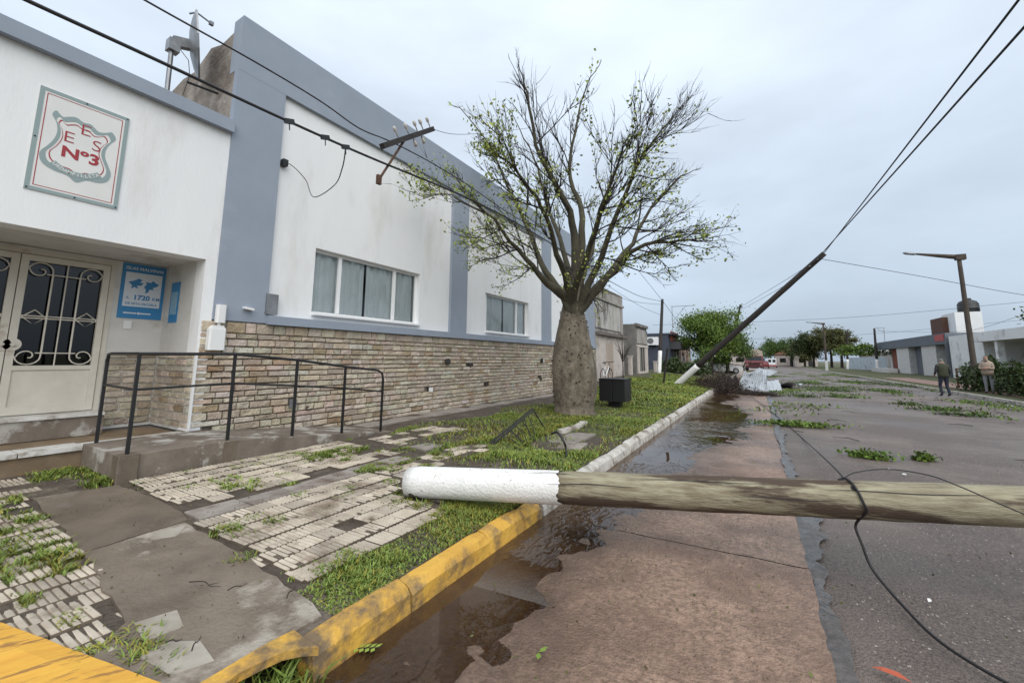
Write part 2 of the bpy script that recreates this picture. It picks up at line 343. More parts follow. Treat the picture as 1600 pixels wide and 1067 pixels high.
# ragged tar seam between concrete and asphalt
ys = np.arange(-2, 32, .06); e0 = .232+(vnoise(ys, ys*0, 1.7, 8)-.5)*.05+.03*(vnoise(ys, ys*0, 9, 18)-.5); e1 = np.maximum(e0+.03, .37+(vnoise(ys, ys*0, 1.1, 9)-.5)*.26+.12*(vnoise(ys, ys*0, 5, 2)-.5)+.07*(vnoise(ys, ys*0, 13, 6)-.5))
V = []; 
for y, a, b in zip(ys, e0, e1):
    for t in (0, .33, .66, 1): V.append((a+(b-a)*t, y, .0225+.006*math.sin(t*math.pi)+(vnoise(a+t, y, 6, 4)-.5)*.012+.003))
k = len(ys); i = np.arange(k-1)[:, None]*4+np.arange(3)[None, :]
o = np_mesh('tar_seam', np.array(V, float), np.stack([i, i+1, i+5, i+4], -1).reshape(-1, 4), TAR, smooth=True); o['kind'] = 'structure'
# right side: kerb, pavement
rk = empty('kerb_right'); rk['kind'] = 'structure'
for i in range(22):
    y = 6+i*4
    MB().box((KR, y, -.05), (KR+.16, y+3.98, .15+.004*(i % 3))).build('kerb_stone', WKERB, rk)
o = MB().box((KR, 94, -.05), (KR+.16, 400, .15)).build('kerb_run', WKERB, rk)
pv = grid('pavement_right', np.linspace(KR+.16, 30, 20), np.linspace(-6, 400, 90), lambda X, Y: .14+(X-KR)*.012+0*Y, LAWN); pv['kind'] = 'structure'
o = grid('footpath_right', np.linspace(KR+1.0, KR+2.9, 6), np.linspace(20, 49, 20), lambda X, Y: .165+(X-KR)*.012+0*Y, mat('reddish_paving', (.25, .15, .115), (.19, .12, .095), scale=3, rough=.8)); o['kind'] = 'structure'
# left pavement sheet
xs = np.concatenate([np.linspace(-12, WALLX, 6), np.linspace(WALLX+.15, KX0, 40)])
side = grid('pavement_left', xs, np.concatenate([np.linspace(-4, 12, 120), np.linspace(12.4, 60, 60), np.linspace(66, 400, 20)]),
            lambda X, Y: sz(X, Y)-.004+(vnoise(X, Y, 2.2, 1)-.5)*.014*(Y < 40), DIRT); side['kind'] = 'structure'
lawn = grid('lawn_sheet', np.linspace(-5.7, KX0-.01, 30), np.linspace(7.2, 60, 110), lambda X, Y: sz(X, Y)-.004+(vnoise(X, Y, 1.2, 6)-.45)*.05*smooth(7.2, 8, Y)*np.clip((KX0-X)/.3, 0, 1)-.03*(1-smooth(7.2, 7.8, Y))-.03*(1-smooth(-5.7, -5.2, X)), LAWN, side)
lawn2 = grid('lawn_sheet', np.linspace(-9.5, -5.75, 12), np.linspace(25.8, 60, 40), lambda X, Y: sz(X, Y)-.002+0*Y, LAWN, side)
# ---- left kerb: separate stones, yellow up to the fallen pole, white after it
kerb = empty('kerb_left'); kerb['kind'] = 'structure'
def kerb_stone(y0, y1, m, dz=0, lean=0):
    mb = MB(); prof = [(KX0, -.06), (KX1+.004, -.06), (KX1-.004+lean, .105), (KX1-.035+lean, .142), (KX1-.075+lean, .156), (KX0+.02, .16), (KX0, .15)]
    n = max(2, int((y1-y0)/.12)); vs = []; fs = []; q = len(prof)
    for j in range(n+1):
        y = y0+(y1-y0)*j/n; ed = .012 if j in (0, n) else 0
        for i, (x, z) in enumerate(prof):
            r = vnoise(x*9, y, 4, 11)-.5
            top = z > .08
            vs.append((x+r*.016*top-(ed if i in (2, 3) else 0), y, z+dz*top+(vnoise(x*5, y, 5, 12)-.5)*.014*top-ed*top))
    for j in range(n):
        for i in range(q): fs.append((j*q+i, j*q+(i+1) % q, (j+1)*q+(i+1) % q, (j+1)*q+i))
    fs += [tuple(range(q)), tuple(range((n+1)*q-1, n*q-1, -1))]
    return mb.add(vs, fs).build('kerb_stone', m, kerb, smooth=False)
ky = [1.44, 2.12, 3.02, 3.62, 3.96]
for i in range(4): kerb_stone(ky[i]+.006, ky[i+1]-.006, YELLOW, dz=(.008, 0, .004, -.012)[i], lean=(0, .008, -.004, .01)[i])
y = 4.02; i = 0
while y < 27:
    ln = random.uniform(.75, 1.15); kerb_stone(y, y+ln-.018, WKERB, dz=random.uniform(-.015, .012), lean=random.uniform(-.012, .012)); y += ln
MB().box((KX0, 27, -.06), (KX1, 70, .152)).build('kerb_run', WKERB, kerb)
# drain inlet under a broken thin kerb lip
mb = MB()
lip = [(.35, .165), (.8, .17), (.95, .172), (1.05, .173), (1.15, .175), (1.25, .178), (1.33, .178), (1.40, .172), (1.455, .166)]
LX = lambda y: KX0+.02+.13*max(0, (y-1.22)/.24)**1.6+.01*math.sin(y*31)
for (y0, z0), (y1, z1) in zip(lip[:-1], lip[1:]):
    mb.add([(KX0-.06, y0, z0), (LX(y0), y0, z0-.012), (LX(y1), y1, z1-.012), (KX0-.06, y1, z1), (KX0-.06, y0, z0-.03), (LX(y0), y0, z0-.05), (LX(y1), y1, z1-.05), (KX0-.06, y1, z1-.03)],
           [(0, 1, 2, 3), (7, 6, 5, 4), (1, 5, 6, 2), (0, 4, 5, 1), (3, 2, 6, 7), (0, 3, 7, 4)])
mb.build('drain_lip', YELLOW, kerb)
MB().box((KX0-.35, .2, -.14), (KX1+.001, 1.44, -.10)).box((KX1-.012, .2, -.1), (KX1+.001, 1.44, -.02)).box((KX0-.36, .4, -.12), (KX0-.34, 1.44, .11)).build('drain_hollow', mat('drain_mud', (.03, .025, .02), rough=.95), kerb)
# yellow ramp slab in the corner
a, b = G(0, 976, .17), G(240, 1067, .17); d = (b-a).normalized(); nrm = Vector((d.y, -d.x, 0))
mb = MB(); A = a-d*2.5; B = a+d*1.32
n = 60
vs = []; fs = []
for j in range(13):
    t = j/12
    for i in range(n+1):
        p = A.lerp(B, i/n)+nrm*(t*1.1)
        z = .196-.03*t+(.006*(vnoise(p.x*2+p.y*9, p.y, 3, 3)-.5))
        if j: z += -.006*(1 if (math.sin((p.x*.35+p.y)*70) > .55 and vnoise(p.x, p.y, 4, 2) > .4) else 0)
        vs.append((p.x, p.y, z+ (0 if j else -.012)))
for j in range(12):
    for i in range(n): fs.append((j*(n+1)+i, j*(n+1)+n+1+i, j*(n+1)+n+2+i, j*(n+1)+1+i))
o = mb.add(vs, [f[::-1] for f in fs]).build('yellow_ramp', mat('yellow_ramp_paint', (.74, .42, .06), (.66, .33, .045), scale=3, rough=.7, bump=.1, bscale=25, stain=(.34, .17, .045), sscale=2.6, slo=.54, shi=.60, stretch=(7, 1.2, 1), rot=-.35), smooth=False); o['kind'] = 'structure'
# ---- paving: ribbed tiles laid in rows, ribs across the pavement
def tile_mesh(nr, w, l, worn, gm=None):
    mb = MB(); base = .0; top = .022; gv = .009; h = w/2; rw = l/nr
    mb.m = 1; mb.box((-h, -l/2, -.03), (h, l/2, top-gv)); mb.m = 0
    for i in range(nr):
        y0 = -l/2+rw*i+rw*.11; y1 = y0+rw*.78; t = top-random.uniform(0, worn)
        x0 = -h+.003; x1 = h-.003
        if random.random() < worn*18: x1 -= random.uniform(.02, .10)
        mb.add([(x0, y0, top-gv), (x1, y0, top-gv), (x1, y1, top-gv), (x0, y1, top-gv), (x0+.004, y0+.006, t), (x1-.004, y0+.006, t), (x1-.004, y1-.006, t), (x0+.004, y1-.006, t)],
               [(4, 5, 6, 7), (0, 1, 5, 4), (1, 2, 6, 5), (2, 3, 7, 6), (3, 0, 4, 7)])
    me_o = mb.build('tile', [TILE, gm or GROOVE]); me = me_o.data; bpy.data.objects.remove(me_o); return me
TM = [tile_mesh(5, .197, .197, .002) for _ in range(4)]+[tile_mesh(5, .197, .197, .008) for _ in range(3)]
TW = [tile_mesh(5, .197, .197, .0082, GROOVE2) for _ in range(6)]
def put_piece(me, name, x, y, rz=0, dz=0, tilt=.012, parent=side):
    o = bpy.data.objects.new(name, me); COL.objects.link(o); o.parent = parent
    o.location = (x, y, szf(x, y)+dz); o.rotation_euler = (random.gauss(0, tilt), random.gauss(0, tilt)-.02, rz+random.gauss(0, .008)); return o
used = []
def lay(x0, x1, y0, y1, ms, keep, st, shear=0.0, dz=.0):
    nx = int(round((x1-x0)/st)); ny = int(round((y1-y0)/st))
    for i in range(nx):
        off = random.uniform(-.03, .03); sink = random.uniform(-.006, .006)
        for j in range(ny):
            x = x0+(i+.5)*st; y = y0+(j+.5)*st+off+shear*(x-x0)
            if not keep(x, y): continue
            put_piece(random.choice(ms), 'tile', x, y, dz=dz+sink); used.append((x, y))
lay(-5.95, -4.52, 1.88, 4.55, TM, lambda x, y: y < 4.55-(x+5.95)*.12+.1*math.sin(x*9) and not (y > 3.9 and random.random() < .25) and not (x > -4.75 and random.random() < .12), .2015, dz=-.004)
lay(-4.17, -2.62, 1.78, 3.6, TM, lambda x, y: y > 1.62+(x+4.2)*.16 and not ((x+3.25)**2*1.5+(y-3.35)**2 < .05) and y < 3.72-(x+4.17)*.36 and random.random() > .05, .2015, dz=.002)
lay(-3.2, -2.55, 1.74, 2.05, TM, lambda x, y: True, .2015, dz=-.008)
lay(-6.2, -2.75, .35, 1.12, TW, lambda x, y: y > .66+(x+3.49)*.23-.12 and x < -2.72 and random.random() > .10, .2015, dz=-.012)
lay(-7.1, -6.2, .7, 1.4, TW, lambda x, y: random.random() > .2, .2015, dz=-.014)
lay(-4.3, -3.6, 3.7, 4.55, TM, lambda x, y: random.random() > .25, .2015, dz=-.014)
lay(-5.75, -5.0, 4.9, 6.8, TM, lambda x, y: random.random() > .38 and abs((x+5.4)-.1*math.sin(y*3)) < .33, .2015, dz=-.01)
lay(-4.25, -3.7, 4.5, 5.8, TM, lambda x, y: random.random() > .3 and abs((x+3.98)-(y-5)*.12) < .22, .2015, dz=-.010)
# plain slabs between the two tiled fields
def slab_mesh(w, l):
    mb = MB(); mb.box((-w/2, -l/2, -.03), (w/2, l/2, .016), bev=.008); o = mb.build('slab', SLAB); me = o.data; bpy.data.objects.remove(o); return me
for i, y in enumerate(np.arange(2.05, 4.6, .43)): put_piece(slab_mesh(.30, .42), 'slab', -4.36+.03*math.sin(i), y, dz=-.008)
for x, y, w_, l_ in [(-3.3, 3.72, .5, .36), (-2.95, 3.5, .36, .3), (-3.72, 3.95, .4, .4), (-4.6, 5.1, .4, .4), (-3.05, 7.2, .62, 1.1), (-2.75, 6.6, .4, .5)]:
    put_piece(slab_mesh(w_, l_), 'slab', x, y, rz=random.uniform(-.15, .15), dz=-.008)
# paving strip along the stone wall
for i, y in enumerate(np.arange(5.9, 17.5, .62)):
    put_piece(slab_mesh(random.uniform(.5, .62), .6), 'slab', -6.85, y, dz=-.012)
# poured concrete pads
def pad(name, poly, m, h=.014, sub=10):
    mb = MB(); n = len(poly); P = []
    for i in range(n):
        a = Vector((*poly[i], 0)); b = Vector((*poly[(i+1) % n], 0)); k = max(1, int((b-a).length/.12))
        for j in range(k):
            p = a.lerp(b, j/k); d = Vector((-(b-a).y, (b-a).x, 0)).normalized()*random.uniform(-.018, .018); P.append((p.x+d.x, p.y+d.y))
    vs = [(x, y, szf(x, y)+h) for x, y in P]+[(x, y, szf(x, y)-.05) for x, y in P]; q = len(P)
    return mb.add(vs, [tuple(range(q))]+[(i, q+i, q+(i+1) % q, (i+1) % q) for i in range(q)]).build(name, m, side)
pad('concrete_pad', [(-6.05, 1.2), (-4.22, 1.14), (-4.3, 1.78), (-4.55, 1.85), (-5.9, 1.78)], CONC_W, h=.006)
pad('concrete_pad', [(-4.2, 1.14), (-3.0, 1.0), (-2.75, .80), (-2.2, .88), (-2.18, 1.62), (-2.5, 1.66), (-3.2, 1.72), (-4.25, 1.74)], CONC, h=.012)
for poly in ([(-2.62, .93), (-2.36, .98), (-2.3, 1.12), (-2.5, 1.14), (-2.66, 1.05)], [(-2.95, 1.02), (-2.72, 1.0), (-2.70, 1.15), (-2.9, 1.2)], [(-4.2, 1.5), (-4.05, 1.45), (-3.98, 1.6), (-4.15, 1.72)]):
    pad('cement_patch', poly, mat('pale_cement', (.38, .345, .29), (.26, .225, .18), scale=5, rough=.85, stain=(.20, .165, .13), sscale=4), h=.015)
for poly in ([(-3.42, 7.5), (-3.3, 7.45), (-3.2, 8.1), (-3.34, 8.15)], [(-3.36, 8.2), (-3.24, 8.18), (-3.3, 8.8), (-3.45, 8.75)]):
    pad('edging_stone', poly, WKERB, h=.07)

# ================================================================== GRASS (blades)
def grass(name, n, xr, yr, dens, h, parent=None, wd=.006, tint=None, label='grass'):
    x = RNG.uniform(*xr, n); y = RNG.uniform(*yr, n); k = RNG.random(n) < dens(x, y); x = x[k]; y = y[k]; n = len(x)
    z = sz(x, y)-.012; hh = h*RNG.uniform(.45, 1.25, n)*(.45+1.1*vnoise(x, y, 2.5, 21)**1.5+.9*np.exp(-((x+3.9)**2+(y-6.9)**2)/.35)); a = RNG.uniform(0, 6.283, n); lean = RNG.uniform(.3, 1.5, n)*hh
    wv = wd*RNG.uniform(.7, 1.4, n)
    dx, dy = np.cos(a), np.sin(a)
    B0 = np.stack([x-dy*wv, y+dx*wv, z], 1); B1 = np.stack([x+dy*wv, y-dx*wv, z], 1)
    M0 = np.stack([x+dx*lean*.35-dy*wv*.8, y+dy*lean*.35+dx*wv*.8, z+hh*.62], 1); M1 = np.stack([x+dx*lean*.35+dy*wv*.8, y+dy*lean*.35-dx*wv*.8, z+hh*.62], 1)
    T = np.stack([x+dx*lean, y+dy*lean, z+hh*.9], 1)
    V = np.stack([B0, B1, M1, M0, T], 1).reshape(-1, 3); b = np.arange(n)[:, None]*5
    Fc = np.concatenate([b+np.array([[0, 1, 2]]), b+np.array([[0, 2, 3]]), b+np.array([[3, 2, 4]])])
    t = RNG.uniform(.65, 1.35, n)*(.75+.5*vnoise(x, y, .8, 31)); dry = (RNG.random(n) < .18+.32*(vnoise(x, y, 1.1, 41) > .62))
    c = np.stack([t*np.where(dry, 1.5, 1), t*np.where(dry, 1.0, 1), t*np.where(dry, .9, 1)], 1)
    o = np_mesh(name, V, Fc, GRASS, parent, cols=np.tile(c, (3, 1)))
    tag(o, None, None, kind='stuff'); return o
def d_near(x, y):
    edge = -2.62+.10*np.sin(y*3.1)+.16*(vnoise(x*0, y, 2.5, 2)-.5)-.35*smooth(3.2, 4.6, y)+.18*smooth(2.1, 1.6, y)
    return np.where((x > edge) & (x < KX0-.005) & (y > 1.66), .30+.7*smooth(.35, .65, vnoise(x, y, 3, 14)), 0.)
o = grass('verge_grass', 70000, (-3.4, KX0), (1.6, 4.7), d_near, .036); tag(o, 'grass strip between the yellow kerb and the ribbed tiles', 'grass')
def d_mid(x, y):
    bare = smooth(.42, .62, vnoise(x, y, 1.1, 51)); worn = ((x+2.95)**2/.3+(y-6.9)**2/.9 < 1)
    inx = (x < KX0-.005) & (x > -5.85+.3*np.sin(y*1.7))
    m = (.18+.82*bare)*np.where(worn, .12, 1)*smooth(4.2, 5.3, y+(x+3)*.25)
    for (cx, cy, rx, ry) in ((-5.4, 5.9, .36, 1.0), (-3.98, 5.1, .25, .7), (-4.0, 4.1, .4, .45)):
        m = m*np.where(((x-cx)/rx)**2+((y-cy)/ry)**2 < 1, .10, 1)
    return np.where(inx, m, 0)
o = grass('lawn_grass', 120000, (-6.1, KX0), (4.1, 13), d_mid, .055, wd=.007); tag(o, 'green lawn of the verge around the swollen tree trunk', 'grass')
o = grass('far_lawn_grass', 60000, (-6.4, KX0), (13, 34), lambda x, y: .9*(x < KX0-.02)*(x > -6.2+.5*np.sin(y)), .085, wd=.016); tag(o, 'green lawn of the verge running on towards the leaning pole', 'grass')
# tufts in the joints
tc_ = [tuple(G(px, py, .19)[:2]) for px, py in [(445, 745), (400, 765), (452, 757), (600, 778), (612, 785), (500, 800), (470, 820), (430, 815), (375, 870), (395, 862), (420, 850), (360, 830), (345, 832), (540, 690), (560, 740), (575, 735), (90, 870), (30, 940), (75, 875), (255, 720), (215, 985), (232, 1015), (245, 1030), (210, 1000), (480, 880), (510, 880), (555, 900), (580, 905), (530, 872), (600, 890), (620, 870), (60, 875), (160, 760), (130, 745), (100, 745), (60, 745), (80, 755), (40, 740), (110, 735), (145, 750), (640, 760)]]+[(x_, y_) for x_, y_ in used if random.random() < .13]
big = set(range(24, 31)) | set(range(32, 40)) | {3, 4}
CX = np.array(tc_); 
def d_tuft(x, y):
    m = np.zeros_like(x)
    for i, (cx, cy) in enumerate(tc_):
        r = .2 if i in big else .11
        m = np.maximum(m, 1-np.sqrt(((x-cx)/r)**2+((y-cy)/(r*1.0))**2))
    m = np.maximum(m, .9*(vnoise(x, y, 2.2, 88) > .66)*(((y > 1.8) & (x > -5.9)) | ((y < 1.12) & (x < -2.8)))*(y > .75+(x+3.49)*.23)*((np.abs(((x+4.17)/.2015) % 1-.5) > .40) | (np.abs(((y-1.78)/.2015) % 1-.5) > .44)))
    return np.clip(m*1.3, 0, 1)*(.15+.85*(vnoise(x, y, 14, 5) > .45))
o = grass('joint_grass', 300000, (-7.1, -2.2), (.75, 5.0), d_tuft, .055, wd=.005); tag(o, 'weed tufts growing from the joints of the broken paving', 'grass')
o = grass('inlet_grass', 320, (-2.2, -1.93), (.95, 1.5), lambda x, y: .2+.6*(vnoise(x, y, 9, 3) > .5), .20, wd=.007); tag(o, 'long weeds growing out of the broken drain inlet', 'grass')
o.location = (0, 0, -.2)
# ================================================================== THE SCHOOL
school = empty('school_building', (WALLX, 3, .2), label='white school with blue-grey pilasters, stone base and recessed entrance', cat='building')
def B(mb, name, m, parent=None, smooth=False):
    p = parent or school
    if p.parent is not None:                       # second level: still world coordinates
        mb.v = [tuple(Vector(q)-school.location) for q in mb.v]; return mb.build(name, m, p, smooth)
    return local(p, mb).build(name, m, p, smooth)
def wall_holes(mb, X, y0, y1, z0, z1, holes, depth):
    ys = sorted({y0, y1, *[h[0] for h in holes], *[h[1] for h in holes]}); zs = sorted({z0, z1, *[h[2] for h in holes], *[h[3] for h in holes]})
    for a, b in zip(ys[:-1], ys[1:]):
        for c, d in zip(zs[:-1], zs[1:]):
            if any(h[0] <= a and b <= h[1] and h[2] <= c and d <= h[3] for h in holes): continue
            mb.add([(X, a, c), (X, b, c), (X, b, d), (X, a, d)], [(0, 1, 2, 3)])
    for h in holes:
        a, b, c, d = h; Xi = X-depth
        mb.add([(X, a, c), (Xi, a, c), (Xi, a, d), (X, a, d)], [(0, 1, 2, 3)]); mb.add([(X, b, c), (X, b, d), (Xi, b, d), (Xi, b, c)], [(0, 1, 2, 3)])
        mb.add([(X, a, d), (Xi, a, d), (Xi, b, d), (X, b, d)], [(0, 1, 2, 3)]); mb.add([(X, a, c), (X, b, c), (Xi, b, c), (Xi, a, c)], [(0, 1, 2, 3)])
    return mb
YA, YB = 3.03, 20.45; ZT = 7.35; ZS0, ZS1 = 2.13, 2.28; XW = -7.26
wins = [(4.70, 7.58, 2.41, 3.69), (10.52, 13.36, 2.41, 3.64), (16.2, 18.4, 2.41, 3.64)]
B(wall_holes(MB(), XW, YA+.02, YB, 2.0, 6.4, wins, .30), 'wall', WHITE)
MB_ = MB().box((XW-.02, YA+.02, .1), (XW-.28, YB, 2.0)); B(MB_, 'wall', MORTAR)
mb = MB().box((XW-.35, YA+.05, 6.38), (XW-5, YB-.02, 6.5)); B(mb, 'roof', RAWWALL)
B(MB().box((WALLX+.02, YA, 6.36), (WALLX-.28, YB, ZT)), 'parapet_band', BLUE)
for a, b in ((YA, 3.84), (8.74, 9.47), (14.42, 15.18), (19.2, 20.44)):
    B(MB().box((WALLX+.018, a, ZS1 if a > 3.1 else 2.15), (XW-.05, b, 6.36)), 'pilaster', BLUE)
B(MB().box((WALLX+.10, 3.84, ZS0), (XW-.05, YB, ZS1)), 'sill_band', BLUE)
# rough side wall over the low roof
pts = [(-7.22, 5.2), (-7.22, 7.35), (-7.42, 7.33), (-7.45, 7.16), (-7.9, 7.1), (-8.31, 7.2), (-8.9, 6.95), (-9.4, 6.98), (-10.1, 6.85), (-12.5, 6.3), (-12.5, 5.2)]
B(MB().prism([(x+.0, z) for x, z in pts], YA+.004, YA+.25, axis='y'), 'side_wall', RAWWALL)
B(MB().tube([(-7.75, 3.0, 6.08), (-7.75, 2.55, 6.02)], .02, 6), 'steel_bracket', BLACKM)
B(MB().prism([(-7.3, .2), (-12.5, .2), (-12.5, 6.2), (-7.3, 6.2)], YB-.2, YB-.03, axis='y'), 'end_wall', WHITE)
# low entrance block
Y0 = -5.; YR = 2.87; XB = -8.53; ZF = .49; ZSO = 3.06
mb = MB()
mb.box((WALLX, Y0, ZSO), (WALLX-.3, YA, 5.22)); mb.box((WALLX, YR, .5), (WALLX-.3, YA, ZSO)); B(mb, 'entrance_wall', WHITE)
B(MB().box((WALLX+.11, Y0, 5.19), (WALLX-.33, YA-.003, 5.39)), 'cornice', BLUE)
B(MB().box((WALLX-.3, Y0, 5.0), (-12.4, YA+.01, 5.1)), 'roof', RAWWALL)
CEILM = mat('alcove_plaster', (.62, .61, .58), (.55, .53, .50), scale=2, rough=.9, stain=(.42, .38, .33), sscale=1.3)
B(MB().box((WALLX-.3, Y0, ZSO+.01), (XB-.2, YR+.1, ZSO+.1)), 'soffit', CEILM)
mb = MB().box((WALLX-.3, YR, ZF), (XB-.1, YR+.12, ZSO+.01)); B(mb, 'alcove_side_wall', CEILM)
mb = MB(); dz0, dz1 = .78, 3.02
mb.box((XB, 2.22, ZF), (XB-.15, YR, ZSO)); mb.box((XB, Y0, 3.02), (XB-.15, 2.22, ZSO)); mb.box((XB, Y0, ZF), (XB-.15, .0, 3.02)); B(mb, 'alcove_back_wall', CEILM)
FLOORM = mat('dirty_alcove_floor', (.26, .19, .12), (.15, .105, .065), scale=3, rough=.6, stain=(.34, .22, .10), sscale=1.5)
B(MB().box((WALLX+.02, Y0, .1), (XB, YR, ZF-.03)), 'porch_floor', FLOORM)
B(MB().box((XB+.32, Y0, ZF-.02), (XB-.15, 2.22, .74)), 'door_step', RAMPM)
B(MB().box((XB+.35, Y0, .735), (XB-.15, 2.215, .78)), 'threshold', MARBLE)
for i in range(9):
    a = 1.78-(i+1)*.52; B(MB().box((WALLX+.06, a+.004, ZF-.045), (WALLX-.30, a+.516, ZF+.002), bev=.004), 'marble_edging', MARBLE)
B(MB().box((WALLX+.02, 1.80, ZF-.045), (WALLX-.30, YR, ZF-.012)), 'marble_edging', MARBLE)
# stones
def stone_col():
    r = random.random(); t = random.uniform(.8, 1.12)
    base = (.56, .485, .39) if r < .66 else (.50, .42, .325) if r < .88 else (.40, .305, .205) if r < .95 else (.60, .55, .47)
    return tuple(c*t*random.uniform(.95, 1.05) for c in base)
def stone(mb, u0, u1, z0, z1, place, col):
    """rough face: 4x3 points pushed out unevenly; place(u, z, out) -> world"""
    us = [u0, u0+.012, (u0+u1)/2+random.uniform(-.03, .03), u1-.012, u1]; zz = [z0, z0+.012, z1-.012, z1]
    vs = []; fs = []
    for j, z in enumerate(zz):
        for i, u in enumerate(us):
            ed = i in (0, 4) or j in (0, 3)
            vs.append(place(u+(0 if not ed else random.uniform(-.003, .003)), z+random.uniform(-.004, .004), .002 if ed else random.uniform(.018, .040)))
    for j in range(3):
        for i in range(4): fs.append((j*5+i, j*5+i+1, j*5+6+i, j*5+5+i))
    mb.add(vs, fs, col)
rows = []; z = .20
while z < 2.08:
    h = random.uniform(.085, .128); 
    if z+h > 2.06: h = 2.135-z
    rows.append((z, z+h)); z += h
nst = 0; rest = MB(); holes = [(4.41, .77), (8.03, .82), (10.56, .81), (14.14, .87), (9.72, 1.39)]
for (z0, z1) in rows:
    y = 2.895-random.uniform(0, .0)
    while y < YB:
        l = random.uniform(.14, .40)
        if y+l > YB-.1: l = YB-y
        zz0, zz1, a, b = z0+.006, z1-.006, y+.006, y+l-.006
        hit = any(a < hy < b and zz0 < hz < zz1+.02 for hy, hz in holes)
        if not hit and zz0 > szf(WALLX, (a+b)/2)-.12:
            top = zz1 if a > 3.84 else min(zz1, 2.13)
            if a < 3.0 and zz0 < .44: pass
            elif y < 6.2 and nst < 240:
                mb = MB(); stone(mb, a, b, zz0, top, lambda u, zq, o: (WALLX-.012+o, u, zq), stone_col()); B(mb, 'stone', STONE); nst += 1
            else: stone(rest, a, b, zz0, top, lambda u, zq, o: (WALLX-.012+o, u, zq), stone_col())
        y += l
# stones inside the entrance recess (up to 1.6 m)
for (z0, z1) in rows:
    if z1 > 1.66 or z0 < .45: continue
    for a0, a1, pl in ((2.24, YR-.02, lambda u, zq, o: (XB+o, u, zq)), (XB+.04, WALLX-.02, lambda u, zq, o: (u, YR+.0-o, zq))):
        u = a0
        while u < a1-.03:
            l = min(random.uniform(.17, .38), a1-u)
            if a1-u-l < .1: l = a1-u
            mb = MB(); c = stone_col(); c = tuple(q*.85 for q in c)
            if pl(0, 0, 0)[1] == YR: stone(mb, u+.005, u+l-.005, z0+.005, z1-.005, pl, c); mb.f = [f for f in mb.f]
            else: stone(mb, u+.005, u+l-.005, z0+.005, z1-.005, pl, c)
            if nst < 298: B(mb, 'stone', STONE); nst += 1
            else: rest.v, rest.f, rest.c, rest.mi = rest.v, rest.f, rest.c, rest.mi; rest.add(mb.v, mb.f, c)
            u += l
o = B(rest, 'stonework', STONE); o['kind'] = 'stuff'
B(MB().box((WALLX-.02, 2.88, .3), (WALLX-.29, YA+.03, 2.0)), 'pier_core', MORTAR)
B(MB().box((WALLX+.03, 2.862, .5), (WALLX-.015, 2.886, 1.62)), 'corner_trim', WHITEPL)
# vents and pipe stubs in the stone
for (y, z, k) in ((8.63, 1.49, 0), (14.25, 1.52, 0), (9.72, 1.39, 1), (8.03, .82, 1), (10.56, .81, 1), (14.14, .87, 1), (4.41, .77, 2), (4.75, .62, 1)):
    if k == 0: B(MB().tube([(WALLX-.05, y, z), (WALLX+.09, y, z)], .085, 12), 'round_vent', mat('dark_vent', (.04, .036, .033), rough=.8))
    elif k == 1: B(MB().box((WALLX-.03, y-.05, z-.07), (WALLX+.015, y+.05, z+.07)), 'wall_niche', mat('niche_dark', (.05, .042, .036), rough=.9)); 
    else: B(MB().box((WALLX+.02, y-.06, z-.07), (WALLX+.06, y+.06, z+.07)), 'vent_plate', GALV)
for (y, z) in ((8.0, .80), (14.32, 1.52)): B(MB().box((WALLX+.02, y-.035, z-.06), (WALLX+.10, y+.03, z+.05)), 'white_stub', WHITEPL)
# windows
def window(y0, y1, z0, z1, splits):
    X = XW-.17; t = .055
    f = MB()
    f.box((X, y0, z0), (X+.06, y1, z0+t)); f.box((X, y0, z1-t), (X+.06, y1, z1)); f.box((X, y0, z0+t), (X+.06, y0+t, z1-t)); f.box((X, y1-t, z0+t), (X+.06, y1, z1-t))
    wobj = B(f, 'window', FRAMEW)
    ys = [y0+t]+[y0+(y1-y0)*s for s in splits]+[y1-t]
    for s in splits:
        c = y0+(y1-y0)*s; B(MB().box((X+.008, c-.035, z0+t), (X+.075, c+.035, z1-t)), 'mullion', FRAMEW, wobj)
    for a, b in zip(ys[:-1], ys[1:]):
        B(MB().add([(X+.03, a, z0+t), (X+.03, b, z0+t), (X+.03, b, z1-t), (X+.03, a, z1-t)], [(0, 1, 2, 3)]), 'pane', GLASS, wobj)
    mb = MB(); n = 150; vs = []; 
    for i in range(n+1):
        y = y0+.03+(y1-y0-.06)*i/n; gap = abs((y-(y0+y1)/2))
        x = X-.06+.04*math.sin(i*.62+math.sin(i*.13)*2)+.015*math.sin(i*1.7)
        vs += [(x, y, z0-.05), (x*1+.0-.01*math.sin(i*.3), y, z1+.05)]
    mb.add(vs, [(2*i, 2*i+2, 2*i+3, 2*i+1) for i in range(n) if abs(i-n*.47) > 1.2]); B(mb, 'curtain', CURT, wobj, True)
    B(MB().box((X-.32, y0-.3, z0-.3), (X-.9, y1+.3, z1+.3)), 'room', ROOM, wobj)
    B(MB().box((XW-.165, y0-.0, z0-.035), (WALLX+.04, y1, z0+.004)), 'window_sill', WHITE, wobj)
window(*wins[0], (.22, .74)); window(*wins[1], (.06, .74)); window(*wins[2], (.3, .7))
